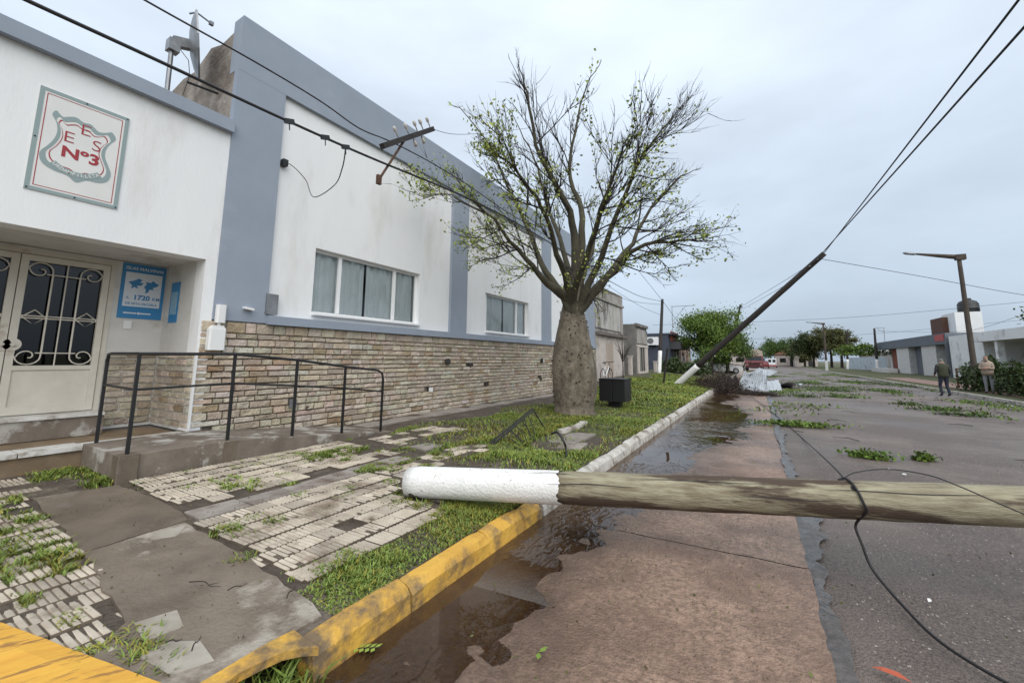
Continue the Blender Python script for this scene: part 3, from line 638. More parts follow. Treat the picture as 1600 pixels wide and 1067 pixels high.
# double door with scrolled grille
door = B(MB().box((XB+.01, .08, dz0), (XB-.06, .14, dz1)).box((XB+.01, 2.16, dz0), (XB-.06, 2.22, dz1)).box((XB+.01, .14, dz1-.06), (XB-.06, 2.16, dz1)), 'door', CREAM)
def scroll(cx, cz, r, t0, turns, d, X):
    P = []; n = 22
    for i in range(n+1):
        t = t0+d*turns*6.283*i/n; rr = r*(1-.78*i/n); P.append((X, cx+rr*math.cos(t), cz+rr*math.sin(t)))
    return P
for (a, b, mir) in ((1.25, 2.15, 1), (.15, 1.24, -1)):
    st = .075; zg = 1.44; X = XB-.02
    lf = MB().box((X, a, dz0+.01), (X+.05, a+st, dz1-.07)).box((X, b-st, dz0+.01), (X+.05, b, dz1-.07)).box((X, a+st, dz1-.15), (X+.05, b-st, dz1-.07)).box((X, a+st, zg-.06), (X+.05, b-st, zg)).box((X, a+st, dz0+.01), (X+.05, b-st, dz0+.12)).box((X+.012, a+st, dz0+.12), (X+.03, b-st, zg-.06))
    B(lf, 'leaf', CREAM, door)
    B(MB().add([(X-.012, a+st, zg), (X-.012, b-st, zg), (X-.012, b-st, dz1-.15), (X-.012, a+st, dz1-.15)], [(0, 1, 2, 3)]), 'door_pane', DGLASS, door)
    gr = MB(); gx = X+.045; ia, ib = a+st, b-st; zt = dz1-.15; W = ib-ia; r = .0085
    zc = zg+(zt-zg)*.47; gr.tube([(gx, ia, zc), (gx, ib, zc)], r, 5); gr.tube([(gx, ia, zc-.03), (gx, ib, zc-.03)], r, 5)
    for k in (.32, .41+.09, .68): 
        gr.tube([(gx, ia+W*k, zg+(.17 if k != .5 else 0)), (gx, ia+W*k, zt-(.17 if k != .5 else 0))], r, 5)
    for zz in (zg+.17, zt-.17): gr.tube([(gx, ia+W*.24, zz), (gx, ib-W*.24, zz)], r, 5)
    for s in (0, 1):
        cy = ia+.12 if s == 0 else ib-.12; dd = 1 if s == 0 else -1; ex = ia+.235 if s == 0 else ib-.235
        for top in (0, 1):
            cz = zg+.12 if top == 0 else zt-.12; sg = 1 if top else -1
            P = [(gx, ex, zc), (gx, ex, cz+(-.05 if top else .05))]
            for i in range(9): t = i/8*math.pi; P.append((gx, cy+dd*.115*math.cos(t), cz+sg*.105*math.sin(t)))
            for i in range(14): t = math.pi+i/13*4.6; rr = .115*(1-.07*i); P.append((gx, cy+dd*rr*math.cos(t)*.9, cz+sg*rr*math.sin(t)*.9))
            gr.tube(P, r, 5)
        dm = ia+.12 if s == 0 else ib-.12; gr.tube([(gx, dm-.11, zc-.015), (gx, dm, zc+.085), (gx, dm+.11, zc-.015), (gx, dm, zc-.115), (gx, dm-.11, zc-.015)], r, 5)
    B(gr, 'scroll_grille', CREAM, door)
    hy = a+.04 if mir > 0 else b-.04
    B(MB().tube([(X+.05, hy-.0, 1.72), (X+.062, hy, 1.72)], .085, 16).tube([(X+.06, hy, 1.72), (X+.11, hy, 1.72)], .022, 8), 'lock_plate', CREAM, door)
B(MB().box((XB-.5, -.3, .5), (XB-1.2, 2.6, 3.3)), 'hallway', ROOM)
B(MB().box((XB+.004, 2.38, 2.0), (XB+.02, 2.48, 2.13)), 'light_switch', WHITEPL)
# things fixed on the wall, each a thing of its own
def wall_thing(name, mb, m, label, cat, group=None):
    o = mb.build(name, m); return tag(o, label, cat, group)
o = MB().box((WALLX+.02, 3.8, 2.31), (WALLX+.05, 4.0, 2.66)).build('steel_box', GALV); tag(o, 'small polished steel box on the wall beside the grey pilaster', 'box')
o = MB().box((WALLX+.004, 2.97, 1.68), (WALLX+.13, 3.20, 2.0), bev=.02).prism([(2.975, 2.0), (3.195, 2.0), (3.15, 2.055), (3.02, 2.055)], WALLX+.006, WALLX+.12, axis='x').build('meter_box', WHITEPL); tag(o, 'white meter box with rounded top, lower of two by the entrance', 'meter box')
o = MB().box((WALLX+.022, 3.05, 2.10), (WALLX+.12, 3.18, 2.38), bev=.02).tube([(WALLX+.05, 3.115, 2.05), (WALLX+.05, 3.115, 2.11)], .025, 8).build('junction_box', WHITEPL); tag(o, 'small white junction box above the meter box by the entrance', 'box')
o = MB().obox((WALLX+.07, 3.52, 2.36), (.05, 0, 0), (0, .06, -.008), (0, 0, .018)).tube([(WALLX+.018, 3.46, 2.37), (WALLX+.1, 3.46, 2.37)], .02, 8).build('door_sensor', WHITEPL); tag(o, 'small white fixture on the grey pilaster above the stone base', 'fixture')
# ---- lettering
def text_mesh(s, size, ext=.001, bold=0):
    cu = bpy.data.curves.new('t', 'FONT'); cu.body = s; cu.size = size; cu.extrude = ext; cu.offset = bold; cu.align_x = 'CENTER'; cu.align_y = 'CENTER'; cu.resolution_u = 3
    o = bpy.data.objects.new('t', cu); COL.objects.link(o); dg = bpy.context.evaluated_depsgraph_get(); me = bpy.data.meshes.new_from_object(o.evaluated_get(dg))
    bpy.data.objects.remove(o); return me
def put_text(s, size, y, z, X, m, parent, rot=0, bold=0, sx=1, name='lettering'):
    me = text_mesh(s, size, .0012, bold); me.name = name; me.materials.clear(); me.materials.append(m)
    o = bpy.data.objects.new(name, me); COL.objects.link(o); o.parent = parent
    Rm = Matrix(((0, 0, 1), (1, 0, 0), (0, 1, 0))).to_4x4() @ Matrix.Rotation(rot, 4, 'Z') @ Matrix.Diagonal((sx, 1, 1, 1))
    o.matrix_local = Matrix.Translation(Vector((X, y, z))-parent.location) @ Rm; return o
# school sign: Y .98..1.80, z 3.50..4.79
sy0, sy1, sz0_, sz1_ = .98, 1.795, 3.505, 4.79; SX = WALLX+.012
sign = empty('school_sign', (WALLX, 1.39, 3.5), label='white painted sign with shield and red lettering above the entrance', cat='sign')
def SB(mb, name, m): return local(sign, mb).build(name, m, sign)
SB(MB().box((WALLX+.002, sy0, sz0_), (SX, sy1, sz1_)), 'board', SIGNW)
def ringrect(mb, X0, X1, a, b, c, d, t):
    mb.box((X0, a, c), (X1, b, c+t)); mb.box((X0, a, d-t), (X1, b, d)); mb.box((X0, a, c+t), (X1, a+t, d-t)); mb.box((X0, b-t, c+t), (X1, b, d-t)); return mb
SB(ringrect(MB(), SX, SX+.003, sy0, sy1, sz0_, sz1_, .042), 'border', SIGNG)
SB(ringrect(MB(), SX, SX+.002, sy0+.062, sy1-.062, sz0_+.062, sz1_-.062, .008), 'border_line', SIGNR)
SHP = [(-.72, .98), (-.55, .86), (-.38, .93), (-.2, .98), (0, .90), (.2, .92), (.42, .78), (.62, .82), (.8, .90), (.93, .72), (.80, .52), (.70, .3), (.70, .05), (.82, -.2), (.93, -.45), (.86, -.70), (.62, -.82), (.30, -.84), (.04, -.98), (-.22, -.84), (-.55, -.80), (-.86, -.66), (-.95, -.38), (-.78, -.1), (-.66, .15), (-.62, .4), (-.68, .65), (-.80, .82)]
scy, scz = 1.375, 4.135
def shield_band(k0, k1, X0, X1, mname, m):
    n = len(SHP); mb = MB(); vs = []
    sub = []
    for i in range(n):
        p0, p1, p2, p3 = [np.array(SHP[(i+j) % n]) for j in (-1, 0, 1, 2)]
        for t in (0, .25, .5, .75): sub.append(.5*((2*p1)+(-p0+p2)*t+(2*p0-5*p1+4*p2-p3)*t*t+(-p0+3*p1-3*p2+p3)*t**3))
    n = len(sub)
    for k in (k0, k1):
        for X in (X0, X1): vs += [(X, scy+p[0]*.30*k, scz+p[1]*.375*k) for p in sub]
    # order: k0X0, k0X1, k1X0, k1X1
    fs = []
    for i in range(n):
        j = (i+1) % n
        fs += [(n+i, n+j, 3*n+j, 3*n+i), (i, j, n+j, n+i), (2*n+j, 2*n+i, 3*n+i, 3*n+j)]
    SB(mb.add(vs, fs), mname, m)
shield_band(1.12, .955, SX, SX+.003, 'shield_border', SIGNG)
shield_band(.87, .835, SX, SX+.002, 'shield_line', SIGNR)
for s, y, z, sz_ in (('E', 1.405, 4.415, .20), ('E', 1.27, 4.26, .20), ('S', 1.52, 4.255, .20)): put_text(s, sz_, y, z, SX+.002, SIGNR, sign, bold=-.002, sx=1.1)
put_text('Nº3', .19, 1.395, 4.065, SX+.002, SIGNR, sign, bold=.006, sx=1.12)
# ribbon with the town name on an arc
arc = []; R_ = .30; cyc, czc = 1.375, 4.115
mb = MB(); vs = []
for i in range(17):
    t = rad(-90-44+88*i/16)
    for rr in (R_-.034, R_+.034): vs.append((SX+.0045, cyc+rr*math.cos(t), czc+rr*math.sin(t)*1.0))
SB(mb.add(vs, [(2*i+1, 2*i+3, 2*i+2, 2*i) for i in range(16)]), 'ribbon', SIGNG)
for i, ch in enumerate('URDAMPILLETA'):
    t = rad(-90-39+78*i/11); put_text(ch, .052, cyc+R_*math.cos(t), czc+R_*math.sin(t), SX+.0065, SIGNW, sign, rot=t+math.pi/2, bold=.001)
for y, z in ((sy0+.02, sz0_+.02), (sy1-.02, sz1_-.02), (sy0+.4, sz1_-.02), (sy1-.4, sz0_+.02), (sy0+.02, 4.15), (sy1-.02, sz0_+.02)): SB(MB().tube([(SX, y, z), (SX+.006, y, z)], .010, 8), 'screw', BLACKM)
# blue poster on the back wall of the recess
pst = empty('blue_poster', (XB, 2.56, 2.2), label='blue and white poster with island map on the recess back wall', cat='poster')
def PB(mb, name, m): return local(pst, mb).build(name, m, pst)
py0, py1, pz0, pz1 = 2.29, 2.845, 2.17, 3.045; PX = XB+.012
PB(MB().box((XB+.002, py0, pz0), (PX, py1, pz1)), 'sheet', POSTB)
PB(MB().box((PX, py0+.045, pz0+.19), (PX+.002, py1-.045, pz1-.14)), 'white_panel', POSTW)
put_text('ISLAS MALVINAS', .066, 2.567, pz1-.075, PX+.002, POSTW, pst, bold=.001)
put_text('1720', .105, 2.56, pz0+.335, PX+.004, POSTB, pst, bold=.004); put_text('A', .06, 2.385, pz0+.325, PX+.004, POSTB, pst); put_text('KM', .07, 2.745, pz0+.33, PX+.004, POSTB, pst, bold=.001)
put_text('DE ESTA ESCUELA', .05, 2.567, pz0+.235, PX+.004, POSTB, pst, bold=.001)
for (a, b) in ((2.36, 2.52), (2.56, 2.70)): PB(MB().box((PX, a, pz0+.075), (PX+.002, b, pz0+.095)), 'small_print', POSTW)
PB(MB().tube([(PX, 2.545, pz0+.085), (PX+.003, 2.545, pz0+.085)], .018, 10), 'round_emblem', POSTW)
isl = [[(-.95, .25), (-.6, .45), (-.3, .7), (-.1, .55), (-.25, .3), (.0, .28), (-.15, .0), (-.4, -.05), (-.3, -.35), (-.55, -.2), (-.75, -.4), (-.7, -.05)],
       [(.05, -.1), (.2, .2), (.12, .42), (.45, .4), (.6, .62), (.8, .4), (1.0, .3), (.85, .05), (.6, -.1), (.7, -.3), (.4, -.3), (.35, -.6), (.15, -.75), (.2, -.4)]]
for P_ in isl: PB(MB().prism([(2.565+a*.2, pz0+.535+b*.16) for a, b in P_], PX+.002, PX+.0045, axis='x'), 'island', POSTB)
ps2 = empty('side_poster', (-8.0, YR, 2.2), label='narrow blue poster on the side wall of the entrance recess', cat='poster')
mb = MB().box((-8.28, YR-.012, 2.12), (-7.98, YR-.002, 2.78)); local(ps2, mb).build('sheet', POSTB, ps2)
mb = MB().box((-8.24, YR-.014, 2.25), (-8.02, YR-.012, 2.62)); local(ps2, mb).build('pale_panel', mat('poster_pale_blue', (.16, .36, .5), (.3, .45, .55), scale=14, rough=.5), ps2)
# ---- ramp and handrail
rz_ = [(1.78, .51), (2.9, .505), (5.62, .235)]
mb = MB(); vs = []; fs = []; pts = [(1.78, .51), (2.2, .51), (2.9, .503), (3.6, .435), (4.3, .365), (5.0, .297), (5.65, .225)]
for y, z in pts: vs += [(-5.97, y, .1), (-5.97, y, z-.006), (-5.99, y, z), (-7.16, y, z+.004), (-7.16, y, .1)]
for i in range(len(pts)-1):
    for j in range(4): fs.append((i*5+j, i*5+5+j, i*5+6+j, i*5+1+j))
fs += [(4, 3, 2, 1, 0)[::1], tuple(range((len(pts)-1)*5, len(pts)*5))]
ramp = mb.add(vs, fs).build('ramp', RAMPM); tag(ramp, 'low concrete access ramp in front of the stone wall', 'ramp')
MB().box((-5.94, 1.765, .1), (-6.12, 1.95, .515), bev=.01).build('ramp_pier', CONC_W, ramp)
for y0, y1, z in ((2.8, 2.95, .49), ): MB().box((-5.962, y0, .1), (-6.0, y1, z)).build('ramp_pier', CONC_W, ramp)
rail = empty('handrail', (-6.03, 1.85, .5), label='black tubular handrail along the concrete ramp', cat='railing')
def RB(mb, name): return local(rail, mb).build(name, BLACKM, rail)
xr = -6.03
posts = [(xr, 1.86, .5, 1.61), (xr, 2.86, .49, 1.62), (xr, 3.74, .41, 1.54), (xr, 4.6, .33, 1.43), (xr, 5.43, .24, 1.22), (-7.1, 1.88, .48, 1.56)]
for x, y, a, b in posts: RB(MB().box((x-.016, y-.016, a), (x+.016, y+.016, b-.012)), 'post')
RB(MB().tube([(-7.1, 1.88, 1.50), (-7.06, 1.875, 1.60), (-6.95, 1.87, 1.61), (xr, 1.86, 1.61), (xr, 2.86, 1.62), (xr, 3.74, 1.54), (xr, 4.6, 1.43), (xr, 5.30, 1.355), (xr, 5.40, 1.30), (xr, 5.43, 1.2)], .019, 8), 'top_rail')
RB(MB().tube([(-7.1, 1.88, 1.22), (xr, 1.86, 1.21), (xr, 2.86, 1.235), (xr, 3.74, 1.155), (xr, 4.6, 1.07), (xr, 5.43, .965)], .014, 8), 'middle_rail')
# dish antenna on the low roof
ant = empty('roof_antenna', (-8.0, 2.4, 5.4), label='grey dish antenna on a mast behind the low parapet', cat='antenna')
def AB(mb, name, m=GALV): return local(ant, mb).build(name, m, ant)
AB(MB().tube([(-8, 2.4, 5.1), (-8, 2.38, 6.6)], .035, 8), 'mast'); AB(MB().box((-8.08, 2.32, 6.55), (-7.92, 2.47, 6.75)).obox((-8.0, 2.5, 6.78), (.06, 0, 0), (0, .1, .04), (0, -.03, .07)), 'mount')
mb = MB(); vs = []; fs = []; c = Vector((-8.0, 2.62, 6.86)); ax = Vector((.36, .92, .12)).normalized(); u = Vector((0, -.33, .95)); u = (u-ax*u.dot(ax)).normalized(); v_ = ax.cross(u)
for i, rr in enumerate((0, .2, .4, .56)):
    for j in range(16):
        t = 6.283*j/16; vs.append(c+u*rr*1.0*math.cos(t)+v_*rr*.8*math.sin(t)+ax*(rr*rr*.35))
for i in range(3):
    for j in range(16): fs.append((i*16+j, i*16+(j+1) % 16, i*16+16+(j+1) % 16, i*16+16+j))
vs2 = [p-ax*.025 for p in vs]; k = len(vs); fs2 = [tuple(k+q for q in f[::-1]) for f in fs]+[(48+j, 48+(j+1) % 16, k+48+(j+1) % 16, k+48+j) for j in range(16)]
AB(mb.add(vs+vs2, fs+fs2), 'dish'); AB(MB().tube([c+u*.5, c+u*.56+ax*.1, c+u*.45+ax*.3], .015, 6).box(tuple(c+u*.45+ax*.3-Vector((.03, .03, .03))), tuple(c+u*.45+ax*.3+Vector((.03, .03, .03)))), 'feed_arm')
AB(MB().tube([(-8, 2.45, 6.7), (-8, 2.62, 6.55), (-8, 2.66, 6.3), (-8, 2.6, 5.9)], .006, 5), 'feed_wire', BLACKP)
# ================================================================== BOTTLE TREE
TB = Vector((-4.27, 10.42, .15)); TD = 10.93
def TP(cx, cy, dd=0):                             # photo point at the tree's distance (+dd metres further)
    px, py = 600+cx*.42165, 50+cy*.42165; c = np.array([px-PPX, -(py-PPY), -F_PX])*((TD+dd)/F_PX); return Vector(CW+ROT@c)
btree = empty('bottle_tree', TB, label='swollen bottle-trunk tree with sparse young leaves on the grass verge', cat='tree')
def TBd(mb, name, m, smooth=True): return local(btree, mb).build(name, m, btree, smooth)
mb = MB(); prof = [(.1, .62), (.22, .52), (.4, .515), (.76, .575), (1.15, .595), (1.44, .585), (1.86, .51), (2.25, .425), (2.62, .345), (2.9, .285), (3.1, .262), (3.3, .268), (3.52, .265), (3.75, .2)]
vs = []; fs = []; n = 28
for i, (z, r) in enumerate(prof):
    cx = TB.x+.06*z/3.3*1.5-.03; cy = TB.y-.05*z
    for j in range(n):
        t = 6.283*j/n; rr = r*(1+.05*math.sin(3*t+z)+.03*math.sin(7*t-z*2)+.035*(vnoise(t*1.5, z*2, 1, 5)-.5)*2+(.16*max(0, math.sin(4*t+1)) if z < .2 else .05*max(0, math.sin(4*t+1)) if z < .35 else 0)); vs.append((cx+rr*math.cos(t), cy+rr*math.sin(t), z))
for i in range(len(prof)-1):
    for j in range(n): fs.append((i*n+j, i*n+(j+1) % n, i*n+n+(j+1) % n, i*n+n+j))
fs.append(tuple(range((len(prof)-1)*n, len(prof)*n)))
TBd(mb.add(vs, fs), 'trunk', BARK)
# conical prickles and scars on the trunk
mb = MB()
for _ in range(330):
    z = random.uniform(.4, 3.0); t = random.uniform(0, 6.283); r = float(np.interp(z, [p[0] for p in prof], [p[1] for p in prof]))
    d = Vector((math.cos(t), math.sin(t), 0)); p = Vector((TB.x+.09*z/3.3-.03, TB.y-.05*z, z))+d*r*.985; s = random.uniform(.010, .034)
    q = Vector((-d.y, d.x, 0)); u_ = Vector((0, 0, 1)); mb.add([p+q*s, p+u_*s, p-q*s, p-u_*s, p+d*s*1.6], [(0, 1, 4), (1, 2, 4), (2, 3, 4), (3, 0, 4)])
o = TBd(mb, 'prickles', mat('prickle_bark', (.07, .06, .045), rough=.9), False); o['kind'] = 'stuff'
limbs = [  # photo points (enlarged crop), depth offsets, base radius
 ([(690, 1000, 0), (635, 955, -.1), (600, 930, -.2), (560, 870, -.4), (490, 800, -.6), (420, 705, -.9), (330, 650, -1.2), (230, 600, -1.4), (60, 610, -1.7)], .17),
 ([(680, 1010, 0), (625, 930, .2), (580, 850, .4), (520, 700, .8), (450, 560, 1.1), (390, 420, 1.3), (300, 300, 1.6), (215, 250, 1.8)], .16),
 ([(700, 1000, 0), (712, 830, .1), (700, 700, 0), (640, 560, -.4), (570, 440, -.7), (540, 250, -.9), (512, 160, -1), (490, 80, -1.1)], .2),
 ([(715, 1000, 0), (735, 770, .3), (725, 640, .6), (690, 520, .7), (715, 330, .8), (760, 180, .9), (835, 55, 1)], .17),
 ([(725, 1010, 0), (790, 870, -.3), (870, 660, -.8), (955, 460, -1.1), (1050, 340, -1.3), (1122, 255, -1.5)], .16),
 ([(735, 1010, 0), (830, 905, .3), (915, 780, .7), (1000, 640, 1.1), (1110, 530, 1.4), (1275, 468, 1.7)], .17),
 ([(740, 1015, 0), (845, 905, -.2), (935, 800, -.6), (1080, 775, -.9), (1200, 770, -1.0), (1325, 748, -1.1)], .15),
 ([(700, 990, -.1), (740, 860, -.9), (790, 700, -1.7), (840, 560, -2.3), (900, 420, -2.8), (960, 300, -3.1)], .14),
 ([(690, 990, -.1), (650, 850, -1.0), (600, 690, -1.8), (530, 560, -2.5), (440, 470, -3.1), (330, 440, -3.5)], .13),
 ([(710, 985, .1), (760, 840, 1.1), (800, 680, 1.9), (850, 530, 2.6), (900, 400, 3.0), (1000, 300, 3.3)], .14),
 ([(700, 985, .1), (660, 800, 1.2), (600, 620, 2.2), (560, 480, 2.8), (500, 350, 3.2), (400, 200, 3.4)], .13)]
def crv(P, n):
    P = [Vector(p) for p in P]; out = []; k = len(P)-1
    for i in range(n+1):
        t = i/n*k; j = min(int(t), k-1); u = t-j; p0, p1, p2, p3 = P[max(j-1, 0)], P[j], P[j+1], P[min(j+2, k)]
        out.append(.5*((2*p1)+(-p0+p2)*u+(2*p0-5*p1+4*p2-p3)*u*u+(-p0+3*p1-3*p2+p3)*u**3))
    return out
twigs = MB(); leafP = []; CEN = TP(690, 610); VR = Vector(ROT[:, 0]); VD = Vector(ROT[:, 2])
rg = random.Random(3)
def rvec(): return Vector((rg.gauss(0, 1), rg.gauss(0, 1), rg.gauss(0, 1)))
crown_c = Vector((-4.2, 10.2, 5.0))
def twig(p, d, ln, r, depth):
    lim = rg.choice((1.0, 1.0, 1.05, 1.1, 1.22))
    for _ in range(6):
        e_ = p+d*ln-CEN; s_ = ((e_.dot(VR))/(4.35 if e_.dot(VR) < 0 else 3.75))**2+(e_.z/(2.75 if e_.z > 0 else 3.4))**2+(e_.dot(VD)/3.9)**2
        if s_ > lim*lim: ln *= .78
    if ln < .12: return
    pts = [p]; q = p.copy(); dd = d.copy(); k = 4 if depth else 3
    for i in range(k):
        dd = (dd+rvec()*.11+Vector((0, 0, .05))).normalized(); q = q+dd*ln/k; pts.append(q.copy())
    twigs.tube(pts, [r*(1-.72*i/k) for i in range(k+1)], 4 if r > .012 else 3, cap=False)
    low = max(0, min(1, (7.6-q.z)/3.2)); left = max(0, min(1, (-2.2-q.x)/4))
    if rg.random() < .06+.55*low*(.5+.65*left):
        for _ in range(rg.randint(4, 10) if low > .3 else rg.randint(0, 2)): leafP.append(pts[rg.randint(1, k)]+rvec()*.07)
    if depth:
        for i in range(rg.randint(4, 6)):
            j = rg.randint(1, k); a = (dd*.9+rvec()*.42+(q-crown_c).normalized()*.40+Vector((0, 0, .12))).normalized()
            twig(pts[j], a, ln*rg.uniform(.4, .7), max(.0055, r*.55), depth-1)
for P, r0 in limbs:
    Q = [TP(705, 1085)+Vector(((P[1][0]-700)*.0004, 0, 0))]+[TP(*p) for p in P]; Q[-1] = Q[-2].lerp(Q[-1], .6 if P[-1][0] < 900 else .35); pts = crv(Q, 22); k = len(pts)-1
    for i in range(4, k): pts[i] += rvec()*.022
    mb = MB(); rs = [max(.010, r0*.92*(1-i/k)**1.5+.007) for i in range(k+1)]
    mb.tube(pts, rs, 8); TBd(mb, 'limb', LIMB)
    for i in range(8, k+1):
        for _ in range(1 if (i < 12 or i % 2) else 2):
            d = (pts[min(i+1, k)]-pts[i-1]).normalized(); a = (d*.45+rvec()*.55+(pts[i]-crown_c).normalized()*.75+Vector((0, 0, .12))).normalized()
            twig(pts[i], a, rg.uniform(.9, 1.9)*(1.2-.65*i/k), max(.007, rs[i]*.5 if rs[i] < .05 else .022), 2 if i < k-3 else 1)
o = TBd(twigs, 'twigs', TWIG, False); o['kind'] = 'stuff'
def leaf_mesh(name, pts, size, m, parent, jit=.3, squash=.6):
    P = np.array([tuple(p) for p in pts], float); n = len(P); a = RNG.normal(size=(n, 3)); a /= np.linalg.norm(a, axis=1)[:, None]
    b = RNG.normal(size=(n, 3)); b -= a*(a*b).sum(1)[:, None]; b /= np.linalg.norm(b, axis=1)[:, None]; s = (size*RNG.uniform(1-jit, 1+jit, n))[:, None]
    V = np.stack([P-a*s, P+b*s*squash, P+a*s, P-b*s*squash], 1).reshape(-1, 3); Fc = np.arange(4*n).reshape(-1, 4)
    t = RNG.uniform(.6, 1.35, n)
    o = np_mesh(name, V, Fc, m, parent, cols=np.stack([t*RNG.uniform(.9, 1.15, n), t, t*.9], 1)); o['kind'] = 'stuff'; return o
leaf_mesh('foliage', [p-TB for p in leafP], .036, LEAF, btree)

# ================================================================== POLES AND CABLES
def pole_mesh(a, b, r0, r1, n=20, seg=30, rough=.004):
    a, b = Vector(a), Vector(b); mb = MB(); pts = [a.lerp(b, i/seg) for i in range(seg+1)]; t = (b-a).normalized()
    rs = [r0+(r1-r0)*i/seg for i in range(seg+1)]; rs[0] *= .93
    mb.tube(pts, rs, n); mb.v = [tuple(Vector(v)+rvec()*rough*.5) for v in mb.v]; return mb
# the felled pole in the foreground
pa = G(640, 752, .32); pb = Vector(CW+ROT@(np.array([1600-PPX, -(791-PPY), -F_PX])*(2.78/F_PX)))
dp = (pb-pa).normalized(); L1 = 1.02; pe = pa+dp*8.6
# length of the whitewashed foot: to photo x = 876
for i in range(300):
    q = pa+dp*(i*.01); c_ = ROT.T@(np.array(q)-CW)
    if PPX+c_[0]*F_PX/-c_[2] > 876: L1 = i*.01; break
fp = empty('fallen_pole', pa, label='big mossy utility pole with white-painted foot lying across kerb and road', cat='utility pole')
def FB(mb, name, m, sm=True): return local(fp, mb).build(name, m, fp, sm)
R0 = .150; R1 = .118; rl = lambda d: R0+(R1-R0)*d/8.6
FB(pole_mesh(pa+dp*(L1-.06), pe, rl(L1)-.002, R1, 24, 50), 'shaft', POLEM)
wfm = pole_mesh(pa, pa+dp*L1, R0, rl(L1)+.0015, 48, 14, .002)
for i_ in range(48):                                # brushed, uneven paint edge
    j_ = 14*48+i_; wfm.v[j_] = tuple(Vector(wfm.v[j_])+dp*(.018*math.sin(i_*.5)+random.uniform(-.016, .014)))
wfm.f = wfm.f[:-1]; wfm.c = wfm.c[:-1]; wfm.mi = wfm.mi[:-1]
FB(wfm, 'white_foot', WPOLE)
u0 = (Vector((0, 0, 1))-dp*dp.z).normalized(); f0 = u0.cross(dp); f0 = f0 if f0.dot(Vector((0, 0, CAMH))-pa) > 0 else -f0
for d0, d1, ang in ((1.5, 2.3, 62), (2.2, 3.3, 35), (3.0, 3.7, 80), (1.3, 1.75, 20), (3.6, 4.6, 50)):       # drying splits along the grain
    sp_ = MB(); pv_ = []
    for i_ in range(13):
        t_ = i_/12; dd0 = d0+(d1-d0)*t_; a_ = rad(ang+2.5*math.sin(t_*7+d0)); w_ = .0035*math.sin(math.pi*t_)+.0004; n_ = u0*math.cos(a_)+f0*math.sin(a_); t2 = f0*math.cos(a_)-u0*math.sin(a_); c_ = pa+dp*dd0+n_*(rl(dd0)+.0025); pv_ += [c_-t2*w_, c_+t2*w_]
    FB(sp_.add(pv_, [(2*i_, 2*i_+1, 2*i_+3, 2*i_+2) for i_ in range(12)]), 'split', ROOM, False)
up0 = (Vector((0, 0, 1))-dp*dp.z).normalized(); fr0 = up0.cross(dp); fr0 = fr0 if fr0.dot(Vector((0, 0, CAMH))-pa) > 0 else -fr0
hv = []; hn = (fr0*.62-up0*.78).normalized(); ht = dp.cross(hn)
for i in range(14):
    t = 6.283*i/14; rr = 1+.3*math.sin(3*t+1); a_ = .055*rr*math.cos(t); b_ = .048*rr*math.sin(t); hv.append(pa+dp*(.10+a_)+(hn*math.cos(b_/R0)+ht*math.sin(b_/R0))*(R0*1.015))
FB(MB().add(hv+[pa+dp*.10+hn*(R0*1.02)], [(i, (i+1) % 14, 14) for i in range(14)]).add([v-hn*.03 for v in hv]+[pa+dp*.1+hn*(R0-.03)], [((i+1) % 14, i, 14) for i in range(14)]), 'rot_hole', DIRT, False)
def on_pole(px):
    for i in range(900):
        qq = pa+dp*(i*.01); c = ROT.T@(np.array(qq)-CW)
        if PPX+c[0]*F_PX/-c[2] > px: return qq, i*.01
    return pe, 8.6
q, d_ = on_pole(1328); tocam = (Vector((0, 0, CAMH))-q); tocam = (tocam-dp*tocam.dot(dp)).normalized(); sidev = dp.cross(tocam)
mh = MB(); c0 = q+(tocam*.8-sidev*.55).normalized()*(rl(d_)-.004) if (sidev.z < 0) else q+(tocam*.8+sidev*.55).normalized()*(rl(d_)-.004)
mh.tube([c0, c0+(c0-q).normalized()*.006], .018, 10); FB(mh, 'bolt_hole', ROOM)
# its far end, out of view, still carries the crossarm it came down on
FB(MB().obox(pe-dp*.4+Vector((0, 0, -.2)), (.05, 0, 0), tuple(Vector((.1, .2, .97)).normalized()*.75), tuple(dp.cross(Vector((.1, .2, .97))).normalized()*.045)), 'crossarm', DARKPOLE, False)
def cable(name, pts, r, label, smoothn=40, m=BLACKP, group=None, cat='cable', n=6):
    mb = MB().tube(crv(pts, smoothn), r, n); o = mb.build(name, m, smooth=True); tag(o, label, cat, group); return o
# the leaning dark pole down the street
la = Vector((-4.14, 24.44, .05)); lt = WY(1288, 396, 22.6); ld = (lt-la).normalized(); LL = (lt-la).length
lp = empty('leaning_pole', la, label='dark wooden pole with white foot leaning far over the street', cat='utility pole')
wf = 1.85
local(lp, pole_mesh(la, la+ld*wf, .165, .158, 14, 10)).build('white_foot', WPOLE, lp, True)
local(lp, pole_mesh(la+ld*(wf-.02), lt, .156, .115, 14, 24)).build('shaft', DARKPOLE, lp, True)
for k, s in ((.35, .5), (.75, .42)):
    c = lt-ld*k; v = Vector((.15, .95, .2)).normalized(); local(lp, MB().tube([c-v*.16, c-v*.24, c-v*.28], [.02, .035, .02], 8).tube([c-v*.24, c+v*.24], .012, 6).tube([c+v*.16, c+v*.24, c+v*.28], [.02, .035, .02], 8)).build('insulator', GALV, lp)
w1 = WY(1592, 0, 7.0); w2 = WY(1601, 42, 7.0)
for p, nm, off in ((w1, 'upper of the two heavy wires running from the leaning pole over the road', .1), (w2, 'lower of the two heavy wires running from the leaning pole over the road', .75)):
    a = lt-ld*off*.8; d = (p-a); e_ = a+d*2.1+Vector((0, 0, .0)); cable('overhead_wire', [a, a+d*.5, p, e_], .017, nm, 20)
